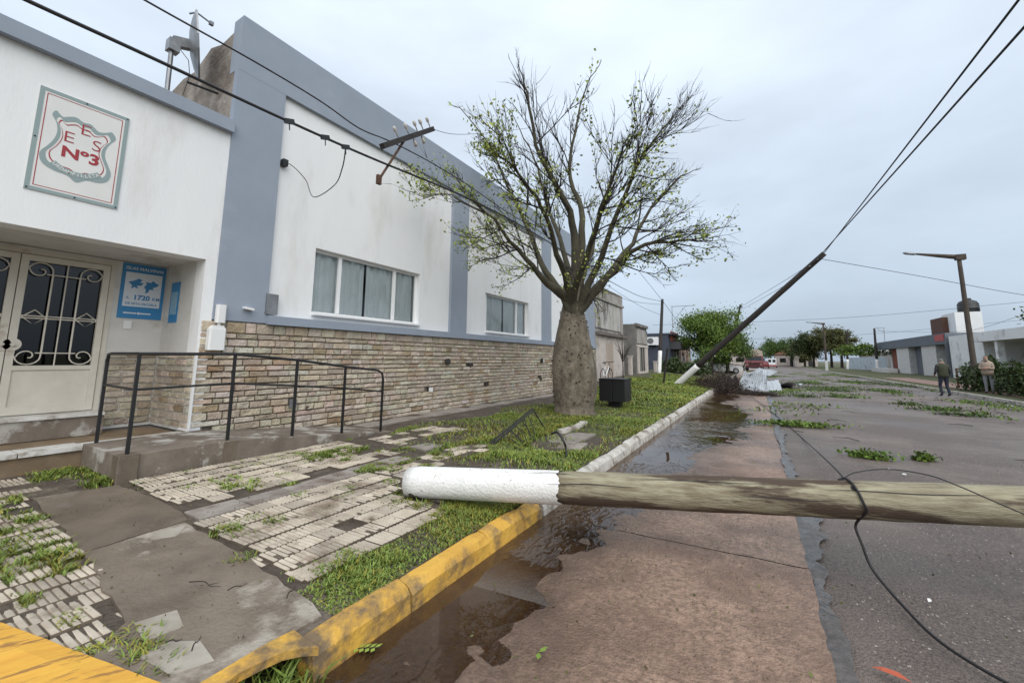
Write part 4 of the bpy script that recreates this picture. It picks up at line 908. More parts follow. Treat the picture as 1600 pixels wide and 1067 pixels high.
def DP(px, py, off):
    qq, _d = on_pole(px); dep = -(ROT.T@(np.array(qq)-CW))[2]+off; return Vector(CW+ROT@(np.array([px-PPX, -(py-PPY), -F_PX])*(dep/F_PX)))
# wire lying over the road: comes down from the upper left, over the debris, across the fallen pole, to the camera
qp, dd_ = on_pole(1326); over = qp+Vector((0, 0, rl(dd_)+.012))
pts = [WY(995, 420, 21), WY(1035, 470, 21.6), WY(1090, 543, 22.3), WY(1140, 592, 22.5), G(1170, 616, .12), G(1220, 655, .04), G(1262, 692, .05), WY(1310, 737, over.y+.85)]
pts[-1].z = max(pts[-1].z, .2)
upv = (Vector((0, 0, 1))-dp*dp.z).normalized(); frv = upv.cross(dp); frv = frv if frv.dot(tocam) > 0 else -frv
pts += [qp+(upv*math.cos(rad(f))+frv*math.sin(rad(f)))*(rl(dd_)+.013)+dp*(f*.0004) for f in (-40, -10, 20, 50, 80, 105)]+[DP(1337, 820, -.05), DP(1347, 850, -.12), DP(1364, 890, -.18), G(1410, 945, .05), G(1470, 1003, .04), G(1580, 1070, .04), G(1750, 1150, .04)]
cable('fallen_cable', pts, .0088, 'long black cable trailing down over the debris and across the fallen pole', 150)
pts = [over+Vector((.0, .02, 0)), DP(1320, 746, .06), DP(1340, 737, .12), DP(1390, 733, .15), DP(1450, 742, .05), DP(1500, 760, -.13), DP(1560, 786, -.2), DP(1600, 803, -.22), DP(1690, 842, -.26)]
cable('thin_wire', pts, .004, 'thin black wire looping off the top of the fallen pole', 60)
# house-side cables
XC = -4.0
P1b = Vector((-6.3, 31.6, .45)); P1t = WX(1035, 468, -6.3)
cable('bundle_cable', [WX(-160, -95, XC), WX(40, 0, XC), WX(240, 92, XC), WX(440, 185, XC), WX(580, 247, XC), WX(720, 305, XC), WX(800, 345, -4.2), WX(868, 385, -4.6), WX(940, 432, -5.4), WX(1000, 463, -6.0), P1t-Vector((0, 0, .15))], .014, 'thick twisted cable running past the school front into the tree', 120)
cable('service_cable', [WX(100, -75, XC), WX(225, 0, XC), WX(400, 98, XC), WX(500, 158, XC), WX(560, 200, XC), WX(600, 217, -4.0), WX(632, 232, -4.02), WX(680, 258, -4.05), WX(735, 292, -4.1), WX(790, 330, -4.3), WX(860, 372, -4.8)], .008, 'thinner black cable meeting the hanging crossarm above the school wall', 80)
# clamps and tape on the thick cable
for px, py in ((452, 190), (508, 215), (540, 230)):
    p = WX(px, py, XC); o = MB().obox(p, (.012, .0, .0), (0, .05, .018), (0, -.008, .024)).tube([p, p+Vector((0, .01, -.09))], .006, 5).build('cable_clamp', BLACKM); tag(o, {452: 'black clamp on the thick cable nearest the corner pilaster', 508: 'black clamp in the middle of the thick cable by the wall', 540: 'black clamp where the dangling loop leaves the thick cable'}[px], 'clamp')
a = WX(540, 232, XC); b = Vector((WALLX+.05, 3.93, 5.08))
cable('dangling_cable', [a, WX(535, 262, -4.3), WX(522, 290, -5.0), WX(490, 308, -6.1), WX(478, 282, -6.6), WX(460, 262, -7.0), b, b+Vector((-.08, 0, 0))], .007, 'slack black cable looping from the wall bracket to the thick cable', 60)
o = MB().box((WALLX-.07, 3.88, 5.02), (WALLX+.05, 3.97, 5.14)).build('cable_bracket', BLACKM); tag(o, 'small black cable bracket on the white school wall', 'bracket')
# hanging crossarm
c1 = WX(597, 229, -4.0); c2 = WX(676, 202, -4.16); cd = (c2-c1).normalized()
xa = empty('hanging_crossarm', c1, label='wooden crossarm with insulators hanging tilted on the cables', cat='crossarm')
def XB_(mb, name, m, s=False): return local(xa, mb).build(name, m, xa, s)
u_ = Vector((1, 0, 0)); u_ = (u_-cd*u_.dot(cd)).normalized(); v_ = cd.cross(u_)
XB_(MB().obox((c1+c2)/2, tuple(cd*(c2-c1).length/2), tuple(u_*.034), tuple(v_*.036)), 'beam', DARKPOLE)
for t in (.30, .50, .68, .80, .96):
    p = c1.lerp(c2, t); sg = 1 if (v_.z > 0) else -1
    XB_(MB().tube([p+v_*sg*.04, p+v_*sg*.10, p+v_*sg*.13, p+v_*sg*.17, p+v_*sg*.19], [.008, .009, .024, .024, .010], 8), 'insulator', mat('porcelain', (.45, .43, .40), rough=.3), True)
for t in (.55, .72): p = c1.lerp(c2, t); XB_(MB().tube([p-v_*sg*.04, p-v_*sg*.1, p-v_*sg*.15], [.008, .025, .025], 8), 'insulator', MATS['porcelain'], True)
p = c1.lerp(c2, .42); e_ = WX(592, 281, -4.0); XB_(MB().tube([p, e_], .016, 6), 'brace', RUST); XB_(MB().obox(e_, (.02, 0, 0), (0, .03, 0), (0, 0, .06)), 'brace_shoe', RUST)
cable('loose_wire', [c2, WX(710, 210, -4.2), WX(760, 208, -4.3), WX(830, 200, -4.4)], .004, 'fine loose wire from the crossarm tip into the bare twigs', 20)
# standing poles and wires further along
def std_pole(base, top, r, label, white=1.5, arm=None, mat_=DARKPOLE):
    b, t = Vector(base), Vector(top); d = (t-b).normalized(); o = empty('utility_pole', b, label=label, cat='utility pole', group='utility poles along the street')
    local(o, pole_mesh(b+d*white*.98, t, r*.97, r*.7, 10, 12)).build('shaft', mat_, o, True)
    if white: local(o, pole_mesh(b, b+d*white, r*1.03, r, 10, 4)).build('white_foot', WPOLE, o, True)
    if arm:
        for zz, (dx, dy) in arm: c = t-d*zz; v = Vector((dx, dy, 0)); local(o, MB().obox(c, tuple(v), tuple(Vector((-v.y, v.x, 0)).normalized()*.05), (0, 0, .05))).build('crossarm', mat_, o)
    return o
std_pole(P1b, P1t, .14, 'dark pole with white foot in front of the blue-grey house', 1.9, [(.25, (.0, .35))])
# bracket on building with wires
cable('house_wire', [WX(930, 445, -7.0), WX(985, 470, -6.8), WX(1035, 476, -6.35)], .012, 'wire from the weathered house to the dark pole', 16)
cable('house_wire', [WX(940, 440, -7.0), WX(1000, 478, -6.8), WX(1032, 492, -6.35)], .010, 'lower slack wire from the weathered house to the dark pole', 16)
std_pole(Vector((-3.2, 52, .1)), WY(1157, 476, 50), .14, 'tilted dark pole rising behind the green street tree', 0, [(.3, (.25, .1))])
std_pole(Vector((-2.6, 90, .1)), WY(1176, 535, 88), .12, 'far dark pole tilted over the red truck', 0)
for i, (py0, py1, lab) in enumerate(((410, 475, 'first'), (420, 482, 'second'))):
    cable('overhead_wire', [lt-ld*(.3+.5*i), WY(1230, 436+8*i, 30), WY(1160, 478+5*i, 50)], .012, lab+' wire from the leaning pole back to the tilted pole behind it', 16)
for (p0, p1, Y, lab) in (((1020, 508), (1600, 472), 75, 'upper long wire crossing the far end of the street'), ((1060, 533), (1600, 500), 95, 'lower long wire crossing the far end of the street')):
    cable('crossing_wire', [WY(*p0, Y), WY((p0[0]+p1[0])/2, (p0[1]+p1[1])/2+7, Y), WY(*p1, Y), WY(1750, p1[1]-12, Y)], .022, lab, 20)
cable('side_wire', [lt-ld*.3, WY(1440, 432, 27), WY(1600, 461, 31), WY(1750, 480, 34)], .012, 'thin wire from the leaning pole across to the right', 20)
cable('side_wire', [WY(1365, 517, 70), WY(1500, 518, 62), WY(1600, 492, 52), WY(1700, 470, 45)], .014, 'sagging wire in front of the white rooftop block', 20)
FOLB = leafmat('bright_foliage', (.13, .20, .035), (.075, .13, .025))
# ================================================================== SMALL THINGS ON THE VERGE
bn = empty('litter_bin', (-3.78, 12.4, .15), label='square black litter bin on a short post in the lawn', cat='litter bin')
for mb, nm in ((MB().box((-4.16, 12.1, .36), (-3.78, 12.78, .99), bev=.012), 'bin_half'), (MB().box((-3.765, 12.1, .36), (-3.38, 12.78, .99), bev=.012), 'bin_half'), (MB().box((-4.17, 12.08, .99), (-3.37, 12.8, 1.02)), 'rim'), (MB().box((-3.95, 12.3, .05), (-3.6, 12.6, .365)), 'post'), (MB().box((-4.04, 12.2, .12), (-3.5, 12.7, .17)), 'foot_plate')):
    local(bn, mb).build(nm, BLACKM, bn)
rk_ = empty('bike_rack', (-3.9, 6.4, .15), label='overturned black bar rack tilted up in the grass near the trunk', cat='bike rack')
A = G(759, 698, .17); Bq = G(803, 700, .17); up = Vector((.12, 1.25, .58)); Cq = G(832, 638, .62); up = Cq-A
def KB(mb, name): return local(rk_, mb).build(name, BLACKM, rk_)
sd = (Bq-A)*.75+Vector((0, .1, 0)); KB(MB().tube([A, A+up], .016, 6), 'long_bar'); KB(MB().tube([A+sd*.18, A+up*.94+sd*.16], .016, 6), 'long_bar'); KB(MB().tube([Bq, Bq+up*.45+Vector((0, .2, -.25))], .014, 6), 'ground_bar')
KB(MB().tube([A+up, A+up+Vector((.12, .3, -.42))], .013, 6), 'end_leg')
for k in (.25, .4, .55, .7, .85):
    a = A+up*k; b = Bq+(up*.45+Vector((0, .2, -.25)))*k; KB(MB().tube([a, a.lerp(b, .5)+Vector((0, .05, .02)), b], .008, 5), 'cross_bar')
    if k in (.4, .7): KB(MB().tube([a+sd*.18, (a+sd*.18).lerp(b, .6), b+Vector((.05, .05, 0))], .008, 5), 'cross_bar')
o = cable('bent_rod', [G(862, 678, .38), G(870, 675, .42), G(877, 683, .36), G(882, 692, .28), G(884, 700, .2), G(885, 712, .17)], .018, 'short bent black strap sticking up from the lawn edge', 20, m=BLACKM, cat='scrap')
o = MB().tube([G(1036, 606, .1), WY(1043, 544, 22.9)], .05, 8).build('slanted_post', DARKPOLE); tag(o, 'thin black post standing slightly tilted before the leaning pole', 'post')
o = MB().tube([G(1090, 598, .05), WY(1117, 556, 23.6)], .028, 6).build('grey_pipe', GALV); tag(o, 'thin grey pipe slanting up beside the leaning pole foot', 'pipe')
# twigs and leaves strewn on the pavement
def twig_thing(px, py, z, ln, ang, label, r=.006):
    p = G(px, py, z); d = Vector((math.cos(ang), math.sin(ang), 0)); q = Vector((-d.y, d.x, 0))
    r *= .62; mb = MB().tube(crv([p-d*ln/2, p-d*ln*.1+q*ln*.06+Vector((0, 0, .008)), p+d*ln*.2-q*ln*.02, p+d*ln/2+Vector((0, 0, .006))], 9), [r*(1-.06*i) for i in range(10)], 5).tube([p+d*ln*.1, p+d*ln*.25+q*ln*.18], [r*.7, r*.3], 4)
    o = mb.build('fallen_twig', TWIG); tag(o, label, 'twig', 'twigs fallen on the paving')
twig_thing(320, 913, .215, .24, .3, 'long dark twig on the pale concrete pad'); twig_thing(371, 917, .21, .1, 1.3, 'short dark twig on the concrete pad, nearest the yellow kerb')
twig_thing(307, 1005, .21, .1, 2.4, 'crooked twig on the concrete near the drain inlet'); twig_thing(271, 1002, .21, .07, .8, 'tiny forked twig on the pale cement patch')
twig_thing(498, 770, .22, .2, .9, 'thin twig lying across the ribbed tiles'); twig_thing(455, 925, .2, .12, 2.2, 'thin twig where concrete meets the grass strip')
def leaf_spray(px, py, z, n, ln, label, m=LEAF, size=.018, name='fallen_leaf', col=None):
    p = G(px, py, z); o = empty(name, p, label=label, cat='leaf'); mb = MB().tube([(0, 0, .006), (ln*.6, ln*.35, .012), (ln, ln*.7, .006)], .002, 4); mb.build('stalk', TWIG, o)
    mb = MB()
    for i in range(n):
        t = (i//2+.6)/(n/2+.5); c = Vector((ln*t, ln*.66*t, .010)); s = 1 if i % 2 else -1; d = Vector((.35, .9*s, .1)).normalized(); q = Vector((d.y, -d.x, .1))
        mb.add([c, c+d*size+q*size*.55, c+d*size*2.1, c+d*size-q*size*.55], [(0, 1, 2, 3)], (1.1, 1.2, 1))
    mb.build('leaflets', m, o)
leaf_spray(545, 1015, .0, 10, .14, 'green compound leaf floating in the gutter water below the kerb', size=.022)
leaf_spray(838, 1022, .02, 2, .03, 'single green leaf on the wet pink concrete', m=GRASS, size=.03)
o = MB().add([(-.075, 0, 0), (-.03, .018, .012), (.03, .02, .016), (.08, 0, .004), (.03, -.018, .012), (-.03, -.016, .01)], [(0, 1, 2, 3, 4, 5)]).build('orange_leaf', mat('orange_leaf', (.42, .085, .035), rough=.5)); o.location = G(1391, 1053, .03); o.rotation_euler = (0, 0, -.25); tag(o, 'orange-red leaf on the asphalt near the black cable', 'leaf')
def litter(px, py, s, label, m=WHITEPL):
    p = G(px, py, .035); o = MB().add([(-s, -s*.5, 0), (s, -s*.3, .004), (s*.7, s*.6, .01), (-s*.6, s*.4, .012)], [(0, 1, 2, 3)]).add([(-s, -s*.5, -.004), (s, -s*.3, -.002), (s*.7, s*.6, .004), (-s*.6, s*.4, .006)], [(3, 2, 1, 0)]).build('paper_scrap', m); o.location = p; o.rotation_euler = (0, 0, px); tag(o, label, 'litter', 'litter on the road')
litter(1328, 854, .022, 'white scrap on the asphalt just below the fallen pole'); litter(1452, 938, .014, 'small white scrap right of the black cable'); litter(1413, 741, .025, 'white scrap behind the fallen pole by the thin wire'); litter(1390, 733, .03, 'pale scrap on the road behind the pole between the leaf clumps'); litter(1578, 634, .16, 'white bag in the far right gutter'); litter(1262, 612, .10, 'white scrap beside the corrugated sheet debris')
# leafy branches torn off onto the road
def branch(px, py, ln, wd, n, label, ang=0, z=.02, m=None, h=.12, dead=False):
    p = G(px, py, z); o = empty('fallen_branch', p, rz=ang, label=label, cat='branch', group='branches blown onto the road')
    mb = MB().tube([(-ln/2, 0, .03), (0, wd*.1, .05), (ln/2, -wd*.1, .03)], [.014, .012, .004], 5)
    for i in range(9):
        t = -ln*.35+ln*.8*i/8; s = 1 if i % 2 else -1; mb.tube([(t, 0, .04), (t+ln*.12, s*wd*.4, .03+h*random.random())], [.007, .002], 4)
    mb.build('stem', TWIG, o)
    if n: leaf_mesh('foliage', [(random.gauss(0, ln*.26), random.gauss(0, wd*.26), .01+h*abs(random.gauss(0, .4))) for _ in range(n)], .042, m or FOL, o)
    return o
branch(1245, 665, 1.5, .45, 620, 'largest leafy branch on the wet road beside the tar seam', .1, m=FOLB)
branch(1358, 715, .55, .25, 260, 'leafy sprig behind the fallen pole, left of two', -.2, m=FOLB); branch(1443, 719, .32, .2, 150, 'small leafy sprig behind the fallen pole, right of two', .3, m=FOLB)
for px, py, ln, lab in ((1465, 641, 1.7, 'leafy branch on the right lane, nearest the walking person'), (1505, 650, 1.2, 'small flat branch on the right lane below the longer one'), (1420, 633, .9, 'short branch on the right lane, left of the longer one'), (1292, 607, 3.2, 'green branch heap right of the corrugated sheets'), (1340, 598, 3.4, 'green branch heap in mid-street towards the far lamp'), (1395, 602, 3.0, 'green branch heap near the right kerb'), (1450, 606, 2.6, 'branch heap beside the walking person'), (1300, 611, 2.2, 'flat torn branches right beside the debris'), (1265, 600, 2.4, 'leafy litter behind the corrugated sheets'), (1380, 612, 2.0, 'thin branch litter in the middle of the road'), (1255, 620, 1.2, 'dark sticks on the road beside the debris'), (1310, 621, 1.0, 'thin dark sticks in mid-road'), (1345, 590, 3.2, 'far branch heap by the standing water')):
    branch(px, py, ln, ln*.42, int(170*ln), lab, random.uniform(-.4, .4), h=.16)
# scattered specks of leaf litter over road and pavement
n = 1500; x = RNG.uniform(-1.9, 8, n); y = 1.2+RNG.random(n)**1.3*40; zz = .035+0*x
leaf_mesh('leaf_litter', [(a, b, .022 if a > .2 else .012+.012*max(0, a+1.9)) for a, b in zip(x, y)], .012, mat('dead_leaf', (.08, .055, .03), (.10, .12, .03), scale=3, rough=.8, attr=True), None)
bpy.data.objects['leaf_litter']['label'] = 'specks of torn leaves strewn over the wet road'; bpy.data.objects['leaf_litter']['category'] = 'leaf litter'
n = 900; x = RNG.uniform(-6.8, -2.3, n); y = RNG.uniform(.8, 6, n)
o = leaf_mesh('pavement_litter', [(a, b, szf(a, b)+.024) for a, b in zip(x, y)], .009, MATS['dead_leaf'], None); tag(o, 'specks of dead leaves strewn over the tiled pavement', 'leaf litter')
n = 2600; x = -2.0+RNG.random(n)**.8*2.1; y = 1.3+RNG.random(n)*5.5
o = leaf_mesh('silt_specks', [(a, b, float(lane_z(np.array(a), np.array(b)))+.004) for a, b in zip(x, y) if lane_z(np.array(a), np.array(b)) > WL], .0065, MATS['dead_leaf'], None, jit=.6, squash=.35); tag(o, 'dark specks of silt and bark on the pink concrete by the puddle', 'leaf litter')
# torn foliage scattered in drifts over the far carriageway
xx = RNG.uniform(-1.5, 8.2, 60000); yy = 11+RNG.random(60000)**.8*60; kk = RNG.random(60000) < .9*smooth(.60, .78, vnoise(xx*.8, yy*.35, 1.0, 61))*(.35+.65*vnoise(xx, yy, 3, 62))*smooth(10, 26, yy+xx*1.2)
o = leaf_mesh('torn_foliage', [(a, b, .035+.03*random.random()) for a, b in zip(xx[kk], yy[kk])], .06, FOLB, None, squash=.4); tag(o, 'torn leaves and twigs drifted over the far carriageway', 'leaf litter')
mbt = MB()
for _ in range(260):
    a, b = random.uniform(-1.2, 8), 9+random.random()**.8*45; t = random.uniform(0, 6.28); l_ = random.uniform(.1, .5); mbt.tube([(a, b, .04), (a+l_*.5*math.cos(t), b+l_*.5*math.sin(t), .055), (a+l_*math.cos(t+.3), b+l_*math.sin(t+.3), .04)], [.008, .007, .003], 4)
o = mbt.build('stick_litter', TWIG); tag(o, 'small sticks strewn over the road beyond the fallen pole', 'leaf litter', kind='stuff')
# ================================================================== WRECKAGE: crumpled sheets, brushwood
SHEET = mat('pale_roof_sheet', (.43, .46, .49), (.36, .385, .41), scale=3, rough=.4, stain=(.25, .255, .25), sscale=1.5)
def sheet(name, o0, ux, uy, nu, nv, amp, crump, label, parent=None):
    vs = []; fs = []
    nrm = Vector(ux).cross(Vector(uy)).normalized()
    for j in range(nv+1):
        for i in range(nu+1):
            u, v = i/nu, j/nv; p = Vector(o0)+Vector(ux)*u+Vector(uy)*v
            fold = lambda t: abs((t % 1)-.5)*2-.5
            sd_ = int(o0[1]*7) % 5; p += nrm*(amp*(1 if i % 4 < 2 else -1)+crump*(fold(v*1.15+u*.35+sd_*.2)+.7*fold(u*1.3-v*.4+sd_*.13))); vs.append(p)
    for j in range(nv):
        for i in range(nu): fs.append((j*(nu+1)+i, j*(nu+1)+i+1, (j+1)*(nu+1)+i+1, (j+1)*(nu+1)+i))
    k = len(vs); vs += [p-nrm*.006 for p in vs]; fs += [tuple(k+q for q in f[::-1]) for f in fs]
    mb = MB().add(vs, fs); o = mb.build(name, SHEET); tag(o, label, 'sheet metal', 'corrugated sheets torn from a roof'); return o
D = Vector((-.6, 23.2, 0))
sheet('corrugated_sheet', WY(1153, 606, 23.4), WY(1184, 611, 22.9)-WY(1153, 606, 23.4), WY(1163, 581, 24.0)-WY(1153, 606, 23.4), 40, 8, .022, .06, 'upright crumpled corrugated sheet, left half of the wreckage')
sheet('corrugated_sheet', WY(1181, 610, 22.8), WY(1197, 611, 22.6)-WY(1181, 610, 22.8), WY(1184, 578, 24.0)-WY(1181, 610, 22.8), 20, 8, .02, .10, 'bent pale sheet standing at the right of the wreckage')
sheet('corrugated_sheet', WY(1168, 584, 23.5), WY(1200, 588, 24.4)-WY(1168, 584, 23.5), WY(1186, 576, 25)-WY(1168, 584, 23.5), 30, 5, .02, .08, 'pale sheet folded over the top of the wreckage')
sheet('corrugated_sheet', G(1193, 611, .03), G(1222, 610, .05)-G(1193, 611, .03), Vector((-.1, 1.1, .5)), 20, 4, .014, .1, 'low sheet lying against the right foot of the wreckage')
sheet('corrugated_sheet', G(1212, 603, .05), G(1230, 596, .45)-G(1212, 603, .05), Vector((.6, 1.3, -.2)), 20, 4, .014, .06, 'flat sheet raised on one edge right of the wreckage')
sheet('corrugated_sheet', G(1222, 602, .04), G(1253, 601, .06)-G(1222, 602, .04), Vector((.2, 1.2, .04)), 20, 4, .014, .03, 'long sheet lying flat on the road, farthest right')
def brush(name, c, rx, ry, h, n, label, m=TWIG, leaves=0):
    o = empty(name, c, label=label, cat='brushwood'); mb = MB()
    for _ in range(n):
        p = Vector((random.gauss(0, rx*.4), random.gauss(0, ry*.4), random.random()*h*.5)); d = Vector((random.gauss(0, 1), random.gauss(0, 1), random.uniform(-.1, .8))).normalized(); l = random.uniform(.3, 1.0)
        q = p+d*l; q.z = max(.02, min(h, q.z)); mb.tube([p, p.lerp(q, .5)+rvec()*.05, q], [.014, .01, .004], 4)
    b = mb.build('sticks', m, o); b['kind'] = 'stuff'
    if leaves: leaf_mesh('dead_leaves', [(random.gauss(0, rx*.45), random.gauss(0, ry*.45), abs(random.gauss(0, h*.4))) for _ in range(leaves)], .05, mat('brown_dead_leaf', (.085, .045, .025), (.05, .03, .02), scale=3, rough=.8, attr=True), o)
brush('brushwood_pile', (-1.35, 23.6, 0), 1.1, 1.4, .75, 260, 'brown brushwood heaped between kerb and crumpled sheets', leaves=900)
brush('brushwood_pile', (-2.5, 25.5, .1), .9, 1.5, .8, 160, 'brown twigs caught along the kerb behind the leaning pole', leaves=500)
brush('brushwood_pile', (-.2, 22.3, 0), .9, .4, .18, 120, 'low line of dark sticks before the corrugated sheets', leaves=300)
brush('brushwood_pile', (-1.8, 26.5, .1), .7, 1.0, 1.1, 110, 'green-brown twigs sticking up behind the brushwood heap', leaves=300)
o = MB().prism([(-.25, 0), (.22, .02), (.28, .5), (.1, .85), (-.05, .62), (-.2, .8), (-.3, .4)], -.12, .12, axis='y').build('burnt_stump', DARKPOLE); o.location = WY(1147, 607, 23.9); o.location.z = .02; tag(o, 'dark jagged stump between the brushwood and the sheets', 'stump')
# ================================================================== HOUSES DOWN THE LEFT SIDE
def part(mb, name, m, th, sm=False): return local(th, mb).build(name, m, th, sm)
OLDW = mat('streaked_old_plaster', (.40, .37, .34), (.27, .25, .23), scale=2, rough=.95, bump=.15, bscale=10, stain=(.10, .095, .09), sscale=1.1, stretch=(1, 1, .35), slo=.5, shi=.66)
PINKW = mat('pale_pink_wall', (.56, .50, .45), (.48, .42, .38), scale=2, rough=.9, stain=(.33, .29, .26), sscale=1)
hA = empty('weathered_house', (WALLX, 23, .5), label='tall weathered plaster house with bricked-up door next to the school', cat='building')
part(MB().box((-7.25, 20.5, .2), (-14, 25.6, 5.45)), 'upper_wall', OLDW, hA); part(MB().box((-7.19, 20.62, 3.25), (-7.26, 25.1, 4.75)), 'plaster_panel', mat('panel_plaster', (.50, .48, .45), (.36, .34, .31), scale=3, rough=.95, stain=(.16, .15, .14), sscale=2, stretch=(1, 1, .4), slo=.5, shi=.62), hA)
part(MB().box((-7.1, 20.5, 4.78), (-7.27, 25.7, 4.9)), 'cornice', OLDW, hA); part(MB().box((-7.17, 25.15, 3.1), (-7.28, 25.6, 5.5)), 'corner_pier', OLDW, hA)
part(MB().box((-6.95, 20.48, 2.86), (-7.25, 25.95, 3.02)), 'ledge', mat('dark_ledge', (.15, .125, .11), rough=.9), hA)
part(MB().box((-7.17, 20.5, .2), (-7.3, 25.6, 2.87)), 'lower_wall', PINKW, hA); part(MB().box((-7.155, 22.2, .5), (-7.3, 23.4, 2.5)), 'blocked_door', mat('blocked_door', (.42, .34, .28), rough=.9), hA)
part(MB().box((-7.22, 20.46, 5.45), (-14, 25.62, 5.55)), 'coping', RAWWALL, hA)
hB = empty('small_grey_house', (WALLX, 30.5, .5), label='small dark grey plaster house with a tall white-framed door', cat='building')
GREYW = mat('dark_grey_plaster', (.19, .18, .165), (.12, .113, .105), scale=1.6, rough=.95, stain=(.28, .265, .245), sscale=1.2, stretch=(1, 1, .5))
part(MB().box((-7.25, 28.9, .2), (-13, 32.3, 4.05)), 'wall', GREYW, hB); part(MB().box((-7.12, 28.88, 3.9), (-7.3, 32.32, 4.1)), 'cornice', GREYW, hB)
part(MB().box((-7.16, 29.3, 2.7), (-7.26, 32.1, 3.7)), 'sign_panel', OLDW, hB); part(MB().box((-7.13, 29.15, 2.45), (-7.27, 32.2, 2.62)), 'lintel', PINKW, hB)
for a, b in ((29.2, 29.55), (31.2, 32.1)): part(MB().box((-7.15, a, .3), (-7.27, b, 2.45)), 'pier', PINKW, hB)
part(MB().box((-7.14, 29.55, .3), (-7.26, 31.2, .75)), 'plinth', PINKW, hB)
d_o = part(MB().box((-7.2, 29.55, .75), (-7.28, 31.2, 2.45)), 'door', mat('dark_door', (.03, .03, .033), rough=.4), hB)
for a in (29.95, 30.6): local(hB, q_ := MB().box((-7.185, a, .75), (-7.2, a+.06, 2.45))); q_.build('door_bar', CREAM, d_o)
hC = empty('blue_grey_house', (WALLX, 43, .5), label='dark blue-grey house with a white air conditioner on its side', cat='building')
DBLUE = mat('slate_blue_paint', (.055, .065, .09), (.045, .053, .075), scale=2, rough=.8)
part(MB().box((-7.25, 41.2, .2), (-16, 47, 4.0)), 'wall', DBLUE, hC); part(MB().box((-6.3, 42.0, 2.6), (-7.3, 47.2, 3.3)), 'canopy', mat('dark_canopy', (.05, .05, .055), rough=.7), hC); part(MB().box((-6.9, 41.15, 3.95), (-16, 47.2, 4.1)), 'roof_edge', DBLUE, hC)
part(MB().box((-7.2, 42.2, 3.4), (-7.24, 46.8, 4.35)), 'red_sign_band', mat('faded_red', (.38, .10, .06), rough=.6), hC); part(MB().box((-7.22, 43, .3), (-7.28, 44, 2.5)), 'door', MATS['dark_door'], hC); part(MB().box((-7.22, 44.8, 1), (-7.28, 46.3, 2.4)), 'window', DGLASS, hC)
acx = WY(1020, 533, 41.1)
acu = empty('air_conditioner', (acx.x, 41.0, acx.z), label='white air conditioning unit on the blue-grey side wall', cat='air conditioner')
part(MB().box((acx.x-.55, 40.75, acx.z-.38), (acx.x+.55, 41.19, acx.z+.38), bev=.02), 'casing', WHITEPL, acu); part(MB().tube([(acx.x-.15, 40.74, acx.z), (acx.x-.15, 40.76, acx.z)], .29, 18), 'fan_grille', mat('grille_grey', (.13, .13, .13), rough=.6), acu)
for s in (-.4, .4): part(MB().box((acx.x+s-.03, 40.8, acx.z-.46), (acx.x+s+.03, 41.2, acx.z-.38)), 'bracket', GALV, acu)
hD = empty('brick_house', (WALLX, 52, .5), label='low brick and white house half hidden behind the green tree', cat='building')
part(MB().box((-7.3, 47.4, .2), (-16, 56, 3.6)), 'wall', mat('brownish_brick', (.25, .15, .115), (.2, .12, .09), scale=6, rough=.9), hD); part(MB().box((-7.0, 47.3, 3.5), (-16, 56.1, 3.75)), 'roof_edge', DBLUE, hD)
for a in (48.2, 51, 53.8): part(MB().box((-7.2, a, .3), (-7.32, a+.35, 3.5)), 'white_pier', PINKW, hD)
part(MB().box((-7.25, 48.8, 1), (-7.31, 50.6, 2.4)), 'window', DGLASS, hD)
# garden wall stub posts
for (px, Y_, lab) in ((985, 27.0, 'white gate post before the small grey house'), (1024, 34, 'white gate post before the blue-grey house')):
    p = WY(px, 572, Y_); o = MB().box((p.x-.12, Y_-.12, .2), (p.x+.12, Y_+.12, 1.75 if px < 1000 else 1.4), bev=.02).box((p.x-.15, Y_-.15, 1.75 if px < 1000 else 1.4), (p.x+.15, Y_+.15, 1.82 if px < 1000 else 1.47)).build('gate_post', PINKW); tag(o, lab, 'post')
# roof aerial
ae = empty('roof_aerial', (-8, 46, 4), label='thin grey rooftop aerial frame over the blue-grey house', cat='antenna')
part(MB().tube([(-7.6, 46, 4), (-7.6, 46, 7.3)], .03, 5), 'mast', GALV, ae); part(MB().tube([(-7.6, 46, 7.2), (-5.3, 46, 7.2)], .03, 5).tube([(-7.6, 46, 5.6), (-6.2, 46, 7.2)], .02, 5), 'arm', GALV, ae)
# bicycle
bk = empty('bicycle', WX(948, 589, -6.6), rz=rad(88), label='white bicycle leaning in front of the weathered house', cat='bicycle'); bk.location.z = szf(-6.6, 20.5)
def ringt(c, r, rt, n=20): return [(c[0]+r*math.cos(6.283*i/n), c[1], c[2]+r*math.sin(6.283*i/n)) for i in range(n+1)]
for x in (-.52, .52):
    wh = MB().tube(ringt((x, 0, .34), .32, .02), .022, 6, cap=False).build('wheel', BLACKM, bk)
    sp = MB()
    for i in range(8): sp.tube([(x, 0, .34), (x+.31*math.cos(i*.785), 0, .34+.31*math.sin(i*.785))], .004, 3)
    sp.build('spokes', GALV, wh)
MB().tube([(-.52, 0, .34), (-.05, 0, .33), (.38, 0, .78), (-.18, 0, .78), (-.05, 0, .33)], .024, 6).tube([(-.52, 0, .34), (-.18, 0, .78)], .018, 5).build('frame', WHITEPL, bk)
MB().tube([(.52, 0, .34), (.36, 0, .95)], .018, 5).tube([(.30, -.28, 1.0), (.37, 0, .97), (.30, .28, 1.0)], .015, 5).build('handlebar', BLACKM, bk)
MB().tube([(-.18, 0, .76), (-.22, 0, .90)], .014, 5).prism([(-.36, -.07), (-.08, -.02), (-.08, .02), (-.36, .07)], .9, .95).build('saddle', BLACKM, bk)
